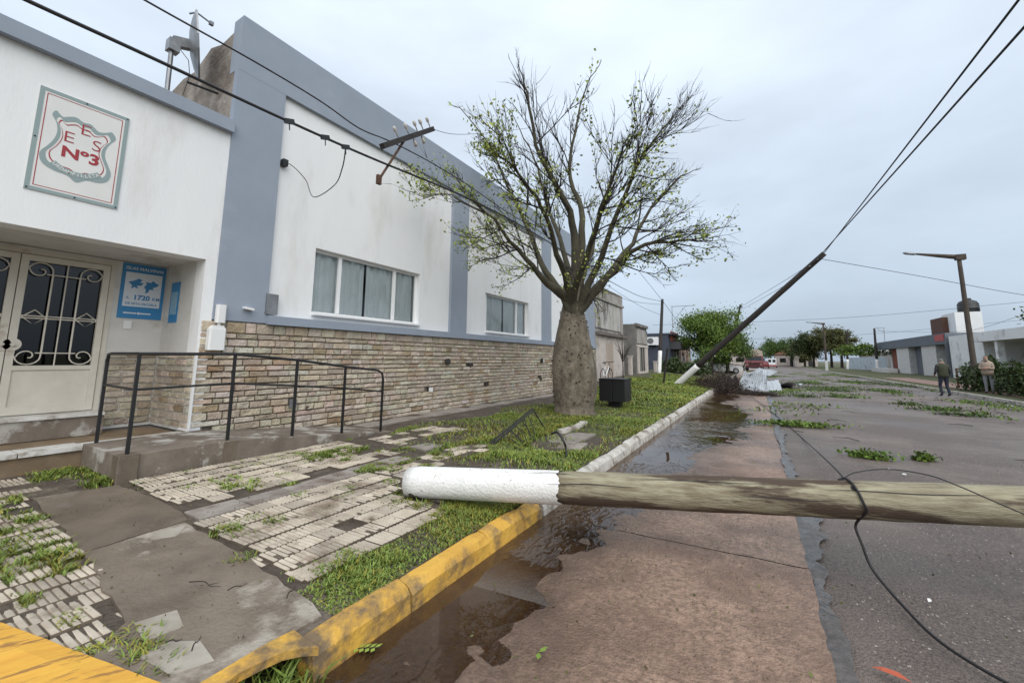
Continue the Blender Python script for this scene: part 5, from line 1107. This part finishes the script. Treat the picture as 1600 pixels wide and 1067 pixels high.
# ================================================================== TREES
def gen_tree(name, base, h, rx, rz, nleaf, label, m=None, th=.12, clumps=26, seed=1, size=.13, trunk_h=None, cat='tree', group=None, tint=None):
    r = random.Random(seed); base = Vector(base); o = empty(name, base, label=label, cat=cat, group=group); zc = h-rz
    trunk_h = trunk_h or zc*.9
    mb = MB().tube([(0, 0, -.1), (th*.3, 0, trunk_h*.5), (0, th*.4, trunk_h), (0, 0, zc+rz*.4)], [th*1.3, th, th*.8, th*.2], 8)
    C = []
    for i in range(clumps):
        a = r.uniform(0, 6.283); u = r.uniform(-1, 1); k = r.uniform(.35, 1.05); q = math.sqrt(1-u*u)
        c = Vector((rx*k*q*math.cos(a), rx*k*q*math.sin(a), zc+rz*k*u)); C.append(c); mb.tube([(0, 0, trunk_h*r.uniform(.7, 1)), Vector((0, 0, trunk_h)).lerp(c, .55)+Vector((0, 0, .05)), c], [th*.45, th*.25, th*.06], 4, cap=False)
    mb.build('trunk', TWIG if tint != 'pale' else BARK, o)
    P = []
    for i in range(nleaf):
        c = r.choice(C); s = rx*(.09+.12*((i*7) % 3)/2); P.append(c+Vector((r.gauss(0, s), r.gauss(0, s), r.gauss(0, s*.72))))
    if nleaf: leaf_mesh('crown', P, size, m or FOL, o)
    return o
FOLD = leafmat('dark_foliage', (.045, .07, .02), (.03, .05, .016)); FOLO = leafmat('olive_brown_foliage', (.105, .105, .035), (.065, .075, .025))
gen_tree('street_tree', (-4.0, 44, .15), 6.4, 3.0, 2.5, 26000, 'full green street tree behind the leaning pole', FOLB, .2, 60, 5, .085)
gen_tree('street_tree', (-2.9, 50, .15), 4.9, 2.3, 1.9, 12000, 'darker green street tree right behind the first', FOL, .16, 40, 6, .09)
o = gen_tree('bare_sapling', (-6.4, 22.6, szf(-6.4, 22.6)), 2.9, .75, .8, 0, 'small bare sapling in front of the weathered house', None, .03, 22, 9, .1, 1.2)
def bush(name, base, rx, ry, h, n, label, m=FOLD, size=.09, cat='bush', group=None):
    o = empty(name, base, label=label, cat=cat, group=group); P = []
    for _ in range(n):
        u, v, t = random.gauss(0, .45), random.gauss(0, .45), random.random(); k = 1+.15*math.sin(u*7)+.1*math.sin(v*9+1)
        P.append((max(-1, min(1, u))*rx, max(-1, min(1, v))*ry, h*k*t**.7*max(.2, 1-.35*(u*u+v*v))))
    leaf_mesh('foliage', P, size, m, o); mb = MB()
    for i in range(14): a = random.uniform(-.8, .8); b = random.uniform(-.8, .8); mb.tube([(a*rx*.4, b*ry*.4, 0), (a*rx*.8, b*ry*.8, h*.7)], [.02, .006], 4)
    mb.build('stems', TWIG, o); return o
bush('clipped_bush', (-6.2, 36.5, .4), 1.3, 1.5, 1.25, 1600, 'rounded dark green bush before the blue-grey house, left', size=.1); bush('clipped_bush', (-4.6, 37.5, .35), 1.2, 1.2, 1.1, 1400, 'rounded dark green bush before the blue-grey house, right', size=.1)
for i, (px, py, Y, rx, h, m, lab) in enumerate(((1215, 576, 150, 4.0, 8.0, FOL, 'far green street tree nearest the white van'), (1238, 577, 135, 3.6, 7.5, FOL, 'far green street tree, second right of the van'), (1258, 577, 128, 3.2, 6.5, FOLO, 'yellowing far street tree between two green ones'), (1272, 577, 115, 3.6, 7.8, FOLD, 'dark dense far tree left of the lamp post'), (1300, 577, 112, 3.4, 9.0, FOLO, 'brownish far tree just behind the lamp post'), (1316, 577, 108, 2.6, 8.6, FOLO, 'thin brownish far tree right of the lamp post'), (1205, 575, 190, 4.5, 8, FOL, 'most distant green tree beyond the white van'))):
    p = WY(px, 575, Y); gen_tree('street_tree', (p.x, Y, .15), h, rx, h*.36, 7000, lab, m, .22, 34, 30+i, .16, group='trees at the far end of the street')
gen_tree('street_tree', (26, 62, .2), 7.6, 2.6, 2.2, 1800, 'green tree showing over the white house roof', FOL, .2, 22, 51, .22); gen_tree('street_tree', (29.5, 60, .2), 7.8, 2.0, 2.0, 500, 'sparse tree over the white house roof, farther right', FOLO, .15, 22, 52, .2)
for i, (x, Y, rx, ry, h) in enumerate(((9.9, 30.3, .9, 1.6, 1.5), (10.2, 26.9, .95, 1.7, 1.5), (10.0, 23.6, .9, 1.7, 1.45))):
    bush('hedge', (x, Y, .15), rx, ry, h, 4200, ('dark hedge bush beside the lamp post', 'dark hedge bush right of the person in the beige jacket', 'dark hedge bush at the right edge of the picture')[i], FOLD, .075, 'hedge', 'hedge along the right pavement')
# ================================================================== RIGHT SIDE OF THE STREET
XR = 15.0
def yr(px): return WX(px, 560, XR).y
GREYF = mat('slate_fascia', (.13, .145, .165), (.11, .12, .14), scale=2, rough=.7); REDB = mat('red_brick_cladding', (.24, .075, .045), (.18, .055, .035), scale=5, rough=.85)
ROUGHW = mat('rough_white_stone', (.66, .63, .60), (.54, .51, .48), scale=3, rough=.9, bump=.3, bscale=6); WHITE2 = mat('chalky_white_wall', (.80, .80, .79), (.74, .735, .72), scale=1.2, rough=.9, stain=(.46, .445, .42), sscale=.7)
mh_ = empty('modern_house', (XR, 60, .2), label='low modern house with grey fascia, red brick and rough white panels', cat='building')
ya, yb = yr(1487), yr(1374)
part(MB().box((XR+1.2, ya, .1), (XR+9, yb, 3.5)), 'wall', WHITE2, mh_); part(MB().box((XR-.2, ya+.1, 3.25), (XR+9, yb, 4.25)), 'fascia', GREYF, mh_)
for (a, b, m, nm) in ((1385, 1402, REDB, 'brick_panel'), (1402, 1421, ROUGHW, 'white_panel'), (1421, 1436, GREYF, 'grey_panel'), (1436, 1443, REDB, 'brick_panel'), (1441, 1464, ROUGHW, 'white_panel')):
    o_ = .0 if m is ROUGHW else .6; part(MB().box((XR+o_, yr(b)+.05, .1), (XR+1.3, yr(a), 3.25 if m is not ROUGHW else 3.35)), nm, m, mh_)
dd = part(MB().box((XR+.9, yr(1482), .3), (XR+1.25, yr(1470), 2.5)), 'door', mat('pale_door', (.45, .43, .38), rough=.5), mh_); part(MB().box((XR+.7, ya+.2, .2), (XR+1.22, yr(1466), 3.2)), 'porch_back', GREYF, mh_)
part(MB().box((XR-.24, yr(1484), 3.55), (XR-.19, yr(1469), 4.15)), 'red_sign', mat('red_sign', (.40, .04, .03), rough=.5), mh_)
part(MB().box((XR-.3, yr(1486), .1), (XR+.2, ya+.15, 3.3)), 'end_pier', GREYF, mh_)
part(MB().box((XR-1.2, yr(1404), .1), (XR-.2, yr(1377), .75)), 'planter', ROUGHW, mh_)
wh_ = empty('white_house', (XR, 44, .2), label='white flat-roofed house with open carport at the right edge', cat='building')
y0, y1 = 30., ya-.05
part(MB().box((XR-.05, yr(1541), .1), (XR+8, y1, 3.9)), 'wall', WHITE2, wh_); part(MB().box((XR-.6, y0, 3.15), (XR+8, yr(1540), 3.85)), 'carport_roof', WHITE2, wh_); part(MB().box((XR+5, y0, .1), (XR+5.3, yr(1541), 3.15)), 'back_wall', WHITE2, wh_)
for a in (1572, ): part(MB().box((XR-.4, yr(a)-.2, .1), (XR-.05, yr(a)+.2, 3.15)), 'column', WHITE2, wh_)
part(MB().box((XR-.02, yr(1564)+.1, .2), (XR-.3, yr(1560)+.5, 1.0)), 'low_wall', WHITE2, wh_); part(MB().box((XR+4.9, yr(1570), .2), (XR+4.98, yr(1562), 2.4)), 'brown_door', mat('brown_door', (.10, .05, .035), rough=.6), wh_)
p0, p1 = WX(1471, 492, 19), WX(1535, 488, 19)
pm_ = WX(1491, 488, 19); part(MB().box((19, pm_.y, 3.8), (WY(1534, 488, pm_.y).x, p0.y, pm_.z)), 'upper_block', WHITE2, wh_); q0, q1 = WX(1453, 500, 18.5), WX(1472, 500, 18.5)
part(MB().box((18.5, q1.y+.1, 3.8), (20, q0.y, q0.z)), 'brown_chimney', mat('brown_chimney', (.13, .06, .04), (.09, .045, .03), scale=4, rough=.9), wh_)
tz = pm_.z; tp = WY(1514, 490, pm_.y+1.2); tk = empty('water_tank', (tp.x, pm_.y+1.2, tz), label='black water tank on the white rooftop block', cat='water tank')
MB().lathe([(.7, 0), (.86, .1), (.86, .4), (.9, .45), (.86, .5), (.86, .95), (.7, 1.25), (.3, 1.45), (.3, 1.55)], 20).build('tank', BLACKM, tk, True); MB().lathe([(.32, 1.5), (.32, 1.6)], 14).build('lid', BLACKM, tk)
# lamp posts
def lamp(base, top, arm, label, r=.13):
    o = empty('street_lamp', base, label=label, cat='street lamp', group='street lamps'); b, t, a = map(Vector, (base, top, arm))
    m = mat('lamp_post_brown', (.085, .065, .05), (.055, .042, .034), scale=5, rough=.85)
    local(o, pole_mesh(b, t, r, r*.68, 10, 10)).build('post', m, o, True)
    d = (a-t); local(o, MB().tube([t+Vector((.12, 0, -.02))-d*.05, t+d*.35, t+d*.78], [.14, .10, .05], 6)).build('arm', m, o)
    local(o, MB().box(tuple(t+Vector((-.12, -.14, -.12))), tuple(t+Vector((.25, .14, .14)))).build if False else MB().box(tuple(t+Vector((-.14, -.14, -.14))), tuple(t+Vector((.24, .14, .14))))).build('post_cap', m, o)
    dn = d.normalized(); local(o, MB().tube([t+d*.74, t+d*.8, t+d*.95, a], [.04, .085, .08, .03], 8)).build('lamp_head', GALV, o, True)
    return o
lamp((9.37, 30, .15), (9.35, 30, 7.05), (7.2, 30, 7.55), 'tall brown lamp post with long arm behind the hedge', .125)
pL = WX(1292, 577, 9.1); tL = WY(1286, 506, pL.y); eL = WY(1259, 503, pL.y); lamp((pL.x, pL.y, .1), tL, eL, 'far lamp post with long arm beside the dark trees', .17)
local(bpy.data.objects['street_lamp.001'], wq := MB().tube([(pL.x, pL.y, .1), (pL.x, pL.y, 1.7)], .19, 10)).build('white_foot', WPOLE, bpy.data.objects['street_lamp.001'])
for px, top, Y, lab in ((1324, 518, 86, 'far pole with white foot right of the far lamp'), (1366, 513, 76, 'tilted far pole with white foot before the white wall')):
    b = WY(px+(5 if px > 1350 else 0), 577, Y); std_pole((b.x, Y, .1), WY(px, top, Y), .17, lab, 1.8)
fa = empty('antenna_frame', (WY(1381, 560, 84).x, 84, .2), label='thin rooftop antenna frame behind the tilted far pole', cat='antenna'); b = WY(1382, 540, 84); t = WY(1381, 512, 84); part(MB().tube([b-Vector((0, 0, 3)), t], .04, 5).tube([t, WY(1367, 512, 84)], .035, 5).tube([WY(1381, 519, 84), WY(1370, 513, 84)], .025, 5), 'mast', GALV, fa)
# far garden wall and shed
a, b = WY(1387, 577, 80), WY(1325, 577, 98)
gw = empty('garden_wall', (a.x, 88, .1), label='long whitewashed garden wall across the street end', cat='wall'); d = b-a; n = 5
for i in range(n):
    p, q = a+d*(i/n), a+d*((i+.97)/n); c = (p+q)/2; part(MB().obox((c.x, c.y, 1.15), ((q-p).x/2, (q-p).y/2, 0), (.1, .02, 0), (0, 0, 1.1)), 'wall_panel', mat('blueish_whitewash', (.52, .57, .62), (.42, .45, .48), scale=1.2, rough=.9, stain=(.3, .3, .3), sscale=.8), gw)
sh = empty('shed', (a.x+3, 95, .1), label='low shed with a pale sheet roof behind the white wall', cat='building'); part(MB().box((a.x+1.5, 84, .1), (a.x+9, 108, 3.2)), 'wall', PINKW, sh); part(MB().prism([(a.x+1, 3.2), (a.x+9.5, 3.2), (a.x+9.5, 4.6), (a.x+6, 4.9)], 83.5, 108.5, axis='y'), 'roof', mat('pale_roofing', (.40, .39, .35), rough=.8), sh)
vy = WY(1345, 553, 78); bush('climber', (vy.x, 78, 2.4), 3.2, .8, 1.6, 1500, 'green climber spilling over the white garden wall', FOLB, .16); 
for i, (px, Y, w_, lab) in enumerate(((1232, 140, 6, 'far pale house half hidden by the street trees'), (1262, 130, 5, 'far small pale house between the street trees'), (1165, 130, 8, 'far pale house beyond the red truck'))):
    c = WY(px, 570, Y); h_ = empty('far_house', (c.x, Y+6, .1), label=lab, cat='building', group='far houses'); part(MB().box((c.x-w_/2, Y+4, .1), (c.x+w_/2, Y+12, 3.3)), 'wall', PINKW, h_); part(MB().prism([(c.x-w_/2-.4, 3.3), (c.x+w_/2+.4, 3.3), (c.x, 4.9)], Y+3.6, Y+12.4, axis='y'), 'roof', mat('tile_roof', (.23, .12, .08), rough=.9), h_); part(MB().box((c.x-w_*.3, Y+3.96, 1.1), (c.x-w_*.05, Y+4.02, 2.3)), 'window', DGLASS, h_); part(MB().box((c.x+w_*.1, Y+3.96, .1), (c.x+w_*.27, Y+4.02, 2.2)), 'door', MATS['dark_door'], h_)
# planter-side rail by the entrance
ra = empty('entrance_rail', (10.2, 36, .2), label='short dark double rail on the right pavement', cat='railing')
for px in (1498, 1508):
    p = G(px, 606, .18); part(MB().box((p.x-.04, p.y-.04, .1), (p.x+.04, p.y+.04, 1.25)), 'post', RUST, ra)
p, q = G(1498, 606, .18), G(1508, 606, .18); part(MB().tube([(p.x, p.y, 1.24), (q.x, q.y, 1.24)], .04, 6), 'top_bar', RUST, ra)
# ================================================================== VEHICLES
TYRE = mat('tyre_rubber', (.02, .02, .02), rough=.85)
CARGL = mat('dark_car_glass', (.02, .024, .03), rough=.08)
def wheel(parent, x, y, r, w_, s):
    t = MB().tube([(x-w_/2, y, r), (x-w_/2*.6, y, r), (x+w_/2*.6, y, r), (x+w_/2, y, r)], [r*.9, r, r, r*.9], 16).build('wheel', TYRE, parent); MB().tube([(x+s*w_/2, y, r), (x+s*(w_/2+.012), y, r)], r*.6, 12).build('rim', GALV, t)
def car(name, loc, rz, paint, label, van=False, group=None):
    o = empty(name, loc, rz, label, 'van' if van else 'car'); W = .86
    if van: lower = [(-2.3, .35), (2.2, .35), (2.25, .9), (1.6, 1.15), (1.1, 2.0), (-2.3, 2.05)]; cab = None
    else: lower = [(-2.0, .3), (2.0, .3), (2.05, .6), (1.9, .85), (1.0, .95), (-1.9, 1.0), (-2.05, .75)]; cab = [(-1.85, 1.0), (1.0, .95), (.35, 1.42), (-.3, 1.5), (-1.3, 1.45), (-1.75, 1.2)]
    mb = MB().prism([(a, b) for a, b in lower], -W, W, axis='x'); mb.build('body', paint, o)
    if cab:
        vs = [(-W*.96, a, b) if b < 1.1 else (-W*.76, a, b) for a, b in cab]+[(W*.96, a, b) if b < 1.1 else (W*.76, a, b) for a, b in cab]; n = len(cab)
        MB().add(vs, [tuple(range(n-1, -1, -1)), tuple(range(n, 2*n))]+[(i, (i+1) % n, n+(i+1) % n, n+i) for i in range(n)]).build('cabin', paint, o)
        for s in (-1, 1):
            for y0_, y1_ in ((-1.25, -.35), (-.28, .5)): MB().add([(s*W*.945, y0_, 1.04), (s*W*.945, y1_+.2*(y1_ > 0), 1.04), (s*W*.79, y1_-.1*(y1_ > 0), 1.40), (s*W*.79, y0_+.06, 1.40)], [(0, 1, 2, 3)]).build('side_window', CARGL, o)
        MB().add([(-W*.72, -1.79, 1.12), (W*.72, -1.79, 1.12), (W*.66, -1.37, 1.43), (-W*.66, -1.37, 1.43)], [(0, 1, 2, 3)]).build('rear_window', CARGL, o)
        MB().add([(-W*.82, .95, 1.0), (W*.82, .95, 1.0), (W*.7, .37, 1.42), (-W*.7, .37, 1.42)], [(3, 2, 1, 0)]).build('windscreen', CARGL, o)
    else:
        for s in (-1, 1): MB().box((s*.12, -2.312, 1.2), (s*.7, -2.302, 1.8)).build('rear_window', CARGL, o); MB().box((s*.68, -2.315, .7), (s*.82, -2.302, 1.05)).build('tail_light', SIGNR, o); MB().box((s*(W+.001), .3, 1.25), (s*(W+.008), 1.15, 1.8)).build('side_window', CARGL, o)
        MB().box((-.85, -2.32, .35), (.85, -2.301, .62)).build('bumper', SIGNR if van == 2 else BLACKM, o)
    for y in (-1.3, 1.3):
        for s in (-1, 1): wheel(o, s*(W-.08), y, .33, .2, s)
    if cab:
        for s in (-1, 1): MB().box((s*.62, -2.06, .68), (s*.82, -2.0, .88)).build('tail_light', SIGNR, o); MB().box((s*.55, 1.95, .62), (s*.8, 2.04, .78)).build('headlight', GALV, o)
    return o
WP = mat('white_car_paint', (.72, .73, .74), rough=.25); RP = mat('dark_red_paint', (.17, .03, .03), (.13, .025, .025), scale=3, rough=.45)
c = WY(1126, 578, 52); car('parked_car', (c.x, 52, .12), rad(-68), WP, 'white hatchback parked behind the brushwood under the tree')
c = WY(1207, 570, 112); car('white_van', (c.x, 112, 0), rad(-3), WP, 'small white van far down the street', van=2)
c = WY(1194, 571, 100); car('red_car', (c.x, 100, 0), rad(-2), RP, 'small reddish car between the truck and the van')
tr = empty('red_truck', (WY(1179, 576, 72).x, 72, 0), label='old dark red truck with a tan covered load facing up the street', cat='truck')
TAN = mat('tan_canvas', (.42, .36, .29), (.35, .30, .24), scale=3, rough=.9)
MB().prism([(0, .55), (0, 1.35), (.12, 1.5), (.25, 2.25), (1.7, 2.3), (1.7, .55)], -1.15, 1.15, axis='x').build('cab', RP, tr); MB().add([(-1.0, .118, 1.56), (1.0, .118, 1.56), (.95, .225, 2.16), (-.95, .225, 2.16)], [(0, 1, 2, 3)]).build('windscreen', CARGL, tr)
gl_ = MB()
for i in range(5): gl_.box((-.7, -.03, .8+i*.1), (.7, 0, .85+i*.1))
gl_.build('radiator_grille', BLACKM, tr); MB().box((-1.2, -.12, .45), (1.2, .05, .65)).build('bumper', BLACKM, tr)
for s in (-1, 1): MB().tube([(s*.9, -.03, 1.0), (s*.9, .02, 1.0)], .12, 12).build('headlight', GALV, tr); MB().box((s*1.2, .2, 1.5), (s*1.38, .26, 1.95)).build('mirror', BLACKM, tr)
MB().box((-1.2, 1.8, 1.0), (1.2, 7.5, 2.2)).build('load_bed', RP, tr); MB().prism([(-1.22, 2.2), (1.22, 2.2), (1.15, 3.05), (.6, 3.25), (-.6, 3.25), (-1.15, 3.05)], 1.75, 7.5, axis='y').build('canvas_cover', TAN, tr); MB().box((-.5, 1.0, .4), (.5, 7.4, .9)).build('chassis', BLACKM, tr)
for y in (.9, 5.6):
    for s in (-1, 1): wheel(tr, s*1.0, y, .5, .3, s)
# ================================================================== PEOPLE (one skinned body each)
def person(loc, rz, label, J, R, regions, parts):
    """J: joint -> (x,y,z) facing +Y; edges from EDGES; regions: face centre -> material slot"""
    EDG = [('pelvis', 'spine'), ('spine', 'chest'), ('chest', 'neck'), ('neck', 'head'), ('head', 'crown')]
    for s in 'LR':
        EDG += [('pelvis', 'hip'+s), ('hip'+s, 'knee'+s), ('knee'+s, 'ankle'+s), ('ankle'+s, 'toe'+s), ('chest', 'sho'+s), ('sho'+s, 'elb'+s), ('elb'+s, 'wri'+s), ('wri'+s, 'palm'+s)]
        for k in range(5): EDG += [('palm'+s if k else 'wri'+s, 'f%d%s' % (k, s)), ('f%d%s' % (k, s), 'g%d%s' % (k, s))]
    for s, sx in (('L', -1), ('R', 1)):
        wv = Vector(J['wri'+s]); el = Vector(J['elb'+s]); d = (wv-el).normalized(); pm = wv+d*.075; J['palm'+s] = pm; R['palm'+s] = .028
        sd = d.cross(Vector((sx, .0, .2))).normalized()
        for k in range(5):
            off = (k-2.5)*.019; fl = (.035, .07, .08, .076, .06)[k]
            b_ = pm+sd*off+d*.035 if k else wv+d*.03+sd*.045; e_ = b_+d*fl*.5+Vector((-sx*.012, 0, 0)); J['f%d%s' % (k, s)] = b_; J['g%d%s' % (k, s)] = e_; R['f%d%s' % (k, s)] = .0095; R['g%d%s' % (k, s)] = .0085
    names = list(J); me = bpy.data.meshes.new('body'); me.from_pydata([tuple(J[k]) for k in names], [(names.index(a), names.index(b)) for a, b in EDG], [])
    o = bpy.data.objects.new('body', me); COL.objects.link(o); md = o.modifiers.new('skin', 'SKIN'); ss = o.modifiers.new('sub', 'SUBSURF'); ss.levels = 1; ss.render_levels = 1
    for i, k in enumerate(names):
        v = me.skin_vertices[0].data[i]; rr = R.get(k, .05); v.radius = rr if isinstance(rr, tuple) else (rr, rr); v.use_root = (k == 'pelvis')
    dg = bpy.context.evaluated_depsgraph_get(); nm = bpy.data.meshes.new_from_object(o.evaluated_get(dg)); bpy.data.objects.remove(o)
    mats, fn = regions; nm.materials.clear()
    for m in mats: nm.materials.append(m)
    for p in nm.polygons: p.material_index = fn(p.center); p.use_smooth = True
    th = empty('person', loc, rz, label, 'person'); b = bpy.data.objects.new('body', nm); COL.objects.link(b); b.parent = th
    for mb, nme, m, sm in parts: mb.build(nme, m, th, sm)
    return th
SKIN = mat('skin', (.42, .25, .18), rough=.6); HAIRG = mat('grey_hair', (.16, .15, .14), rough=.8); HAIRB = mat('brown_hair', (.09, .045, .025), rough=.7)
VEST = mat('dark_green_vest', (.045, .05, .025), (.03, .035, .02), scale=8, rough=.85); NAVY = mat('navy_trousers', (.02, .024, .045), rough=.85); SLEEVE = mat('dark_sleeve', (.03, .03, .035), rough=.85); BEIGE = mat('beige_jacket', (.36, .285, .225), (.30, .235, .18), scale=8, rough=.85); GREYT = mat('grey_trousers', (.22, .22, .235), rough=.85); SHOE = mat('shoe', (.03, .027, .025), rough=.6); SCARF = mat('dark_scarf', (.06, .03, .03), rough=.8)
def base_R(): return {'pelvis': (.17, .125), 'spine': (.165, .12), 'chest': (.19, .13), 'neck': .058, 'head': (.09, .105), 'crown': (.072, .085), **{k+s: v for s in 'LR' for k, v in (('hip', .10), ('knee', .066), ('ankle', .05), ('toe', .045), ('sho', .075), ('elb', .052), ('wri', .036))}}
JA = {'pelvis': (0, 0, .95), 'spine': (0, 0, 1.15), 'chest': (0, .01, 1.38), 'neck': (0, .02, 1.53), 'head': (0, .035, 1.655), 'crown': (0, .03, 1.75),
      'hipL': (-.10, 0, .88), 'kneeL': (-.11, .10, .49), 'ankleL': (-.11, .02, .09), 'toeL': (-.12, .17, .045), 'hipR': (.10, 0, .88), 'kneeR': (.10, .02, .49), 'ankleR': (.11, -.10, .09), 'toeR': (.12, .05, .045),
      'shoL': (-.20, 0, 1.42), 'elbL': (-.26, .02, 1.14), 'wriL': (-.22, .20, .98), 'shoR': (.20, 0, 1.42), 'elbR': (.27, -.03, 1.14), 'wriR': (.24, .14, .95)}
def fA(c): 
    if c.z < .1: return 4
    if c.z > 1.53: return 1 if (c.z > 1.6 and c.y < .06) or c.z > 1.69 else 0
    if abs(c.x) > .215 and c.z > .9: return 3 if c.z > 1.03 or abs(c.y) < .12 else 0
    if (abs(c.x) > .17 and .80 < c.z < 1.0 and c.y > .12): return 0
    return 2 if c.z > .93 else 5
vest = MB().lathe([(.19, .88), (.205, 1.0), (.20, 1.2), (.215, 1.36), (.17, 1.47), (.08, 1.53)], 16); vest.v = [(x, y*.74+.005, z) for x, y, z in vest.v]
personA = person((7.38, 27.0, .015), rad(15), 'person in dark green vest and navy trousers, seen from behind, walking', JA, base_R(), ([SKIN, HAIRG, VEST, SLEEVE, SHOE, NAVY], fA), [(vest, 'vest', VEST, True)])
JB = dict(JA); JB.update({'kneeL': (-.10, .02, .49), 'ankleL': (-.10, 0, .09), 'toeL': (-.12, .14, .045), 'kneeR': (.10, .02, .49), 'ankleR': (.10, 0, .09), 'toeR': (.12, .14, .045), 'elbL': (-.22, .06, 1.14), 'wriL': (-.08, .22, 1.17), 'elbR': (.22, .06, 1.14), 'wriR': (.07, .23, 1.15), 'shoL': (-.165, 0, 1.40), 'shoR': (.165, 0, 1.40)})
for k in list(JB):
    if k[0] in 'fg' and k[1:2].isdigit() or k.startswith('palm'): JB.pop(k)
def fB(c):
    if c.z < .1: return 4
    if c.z > 1.56: return 1 if (c.z > 1.60 and c.y < .05) or c.z > 1.71 else 0
    if c.z > 1.08 and c.y > .2 and abs(c.x) < .13: return 0
    return 2 if c.z > .88 else 5
jk = MB().lathe([(.19, .84), (.205, 1.0), (.19, 1.2), (.195, 1.34), (.15, 1.44), (.075, 1.50)], 16); jk.v = [(x, y*.76+.005, z) for x, y, z in jk.v]
sf = MB().lathe([(.08, 1.44), (.09, 1.48), (.08, 1.52), (.06, 1.535)], 12); sf.v = [(x, y+.02, z) for x, y, z in sf.v]
RBb = base_R()
def face(mb=None):
    m = MB()
    for s in (-1, 1): m.tube([(s*.035, .128, 1.67), (s*.035, .138, 1.67)], .011, 6)
    return m.box((-.025, .120, 1.60), (.025, .132, 1.608))
personB = person((9.25, 28.3, .165), rad(150), 'person in beige jacket and grey trousers standing by the hedge', JB, RBb, ([SKIN, HAIRB, BEIGE, BEIGE, SHOE, GREYT], fB), [(jk, 'jacket', BEIGE, True), (sf, 'scarf', SCARF, True), (face(), 'face_features', SCARF, False), (MB().tube([(0, .125, 1.66), (0, .157, 1.632), (0, .13, 1.625)], [.008, .013, .01], 6), 'nose', SKIN, True)])
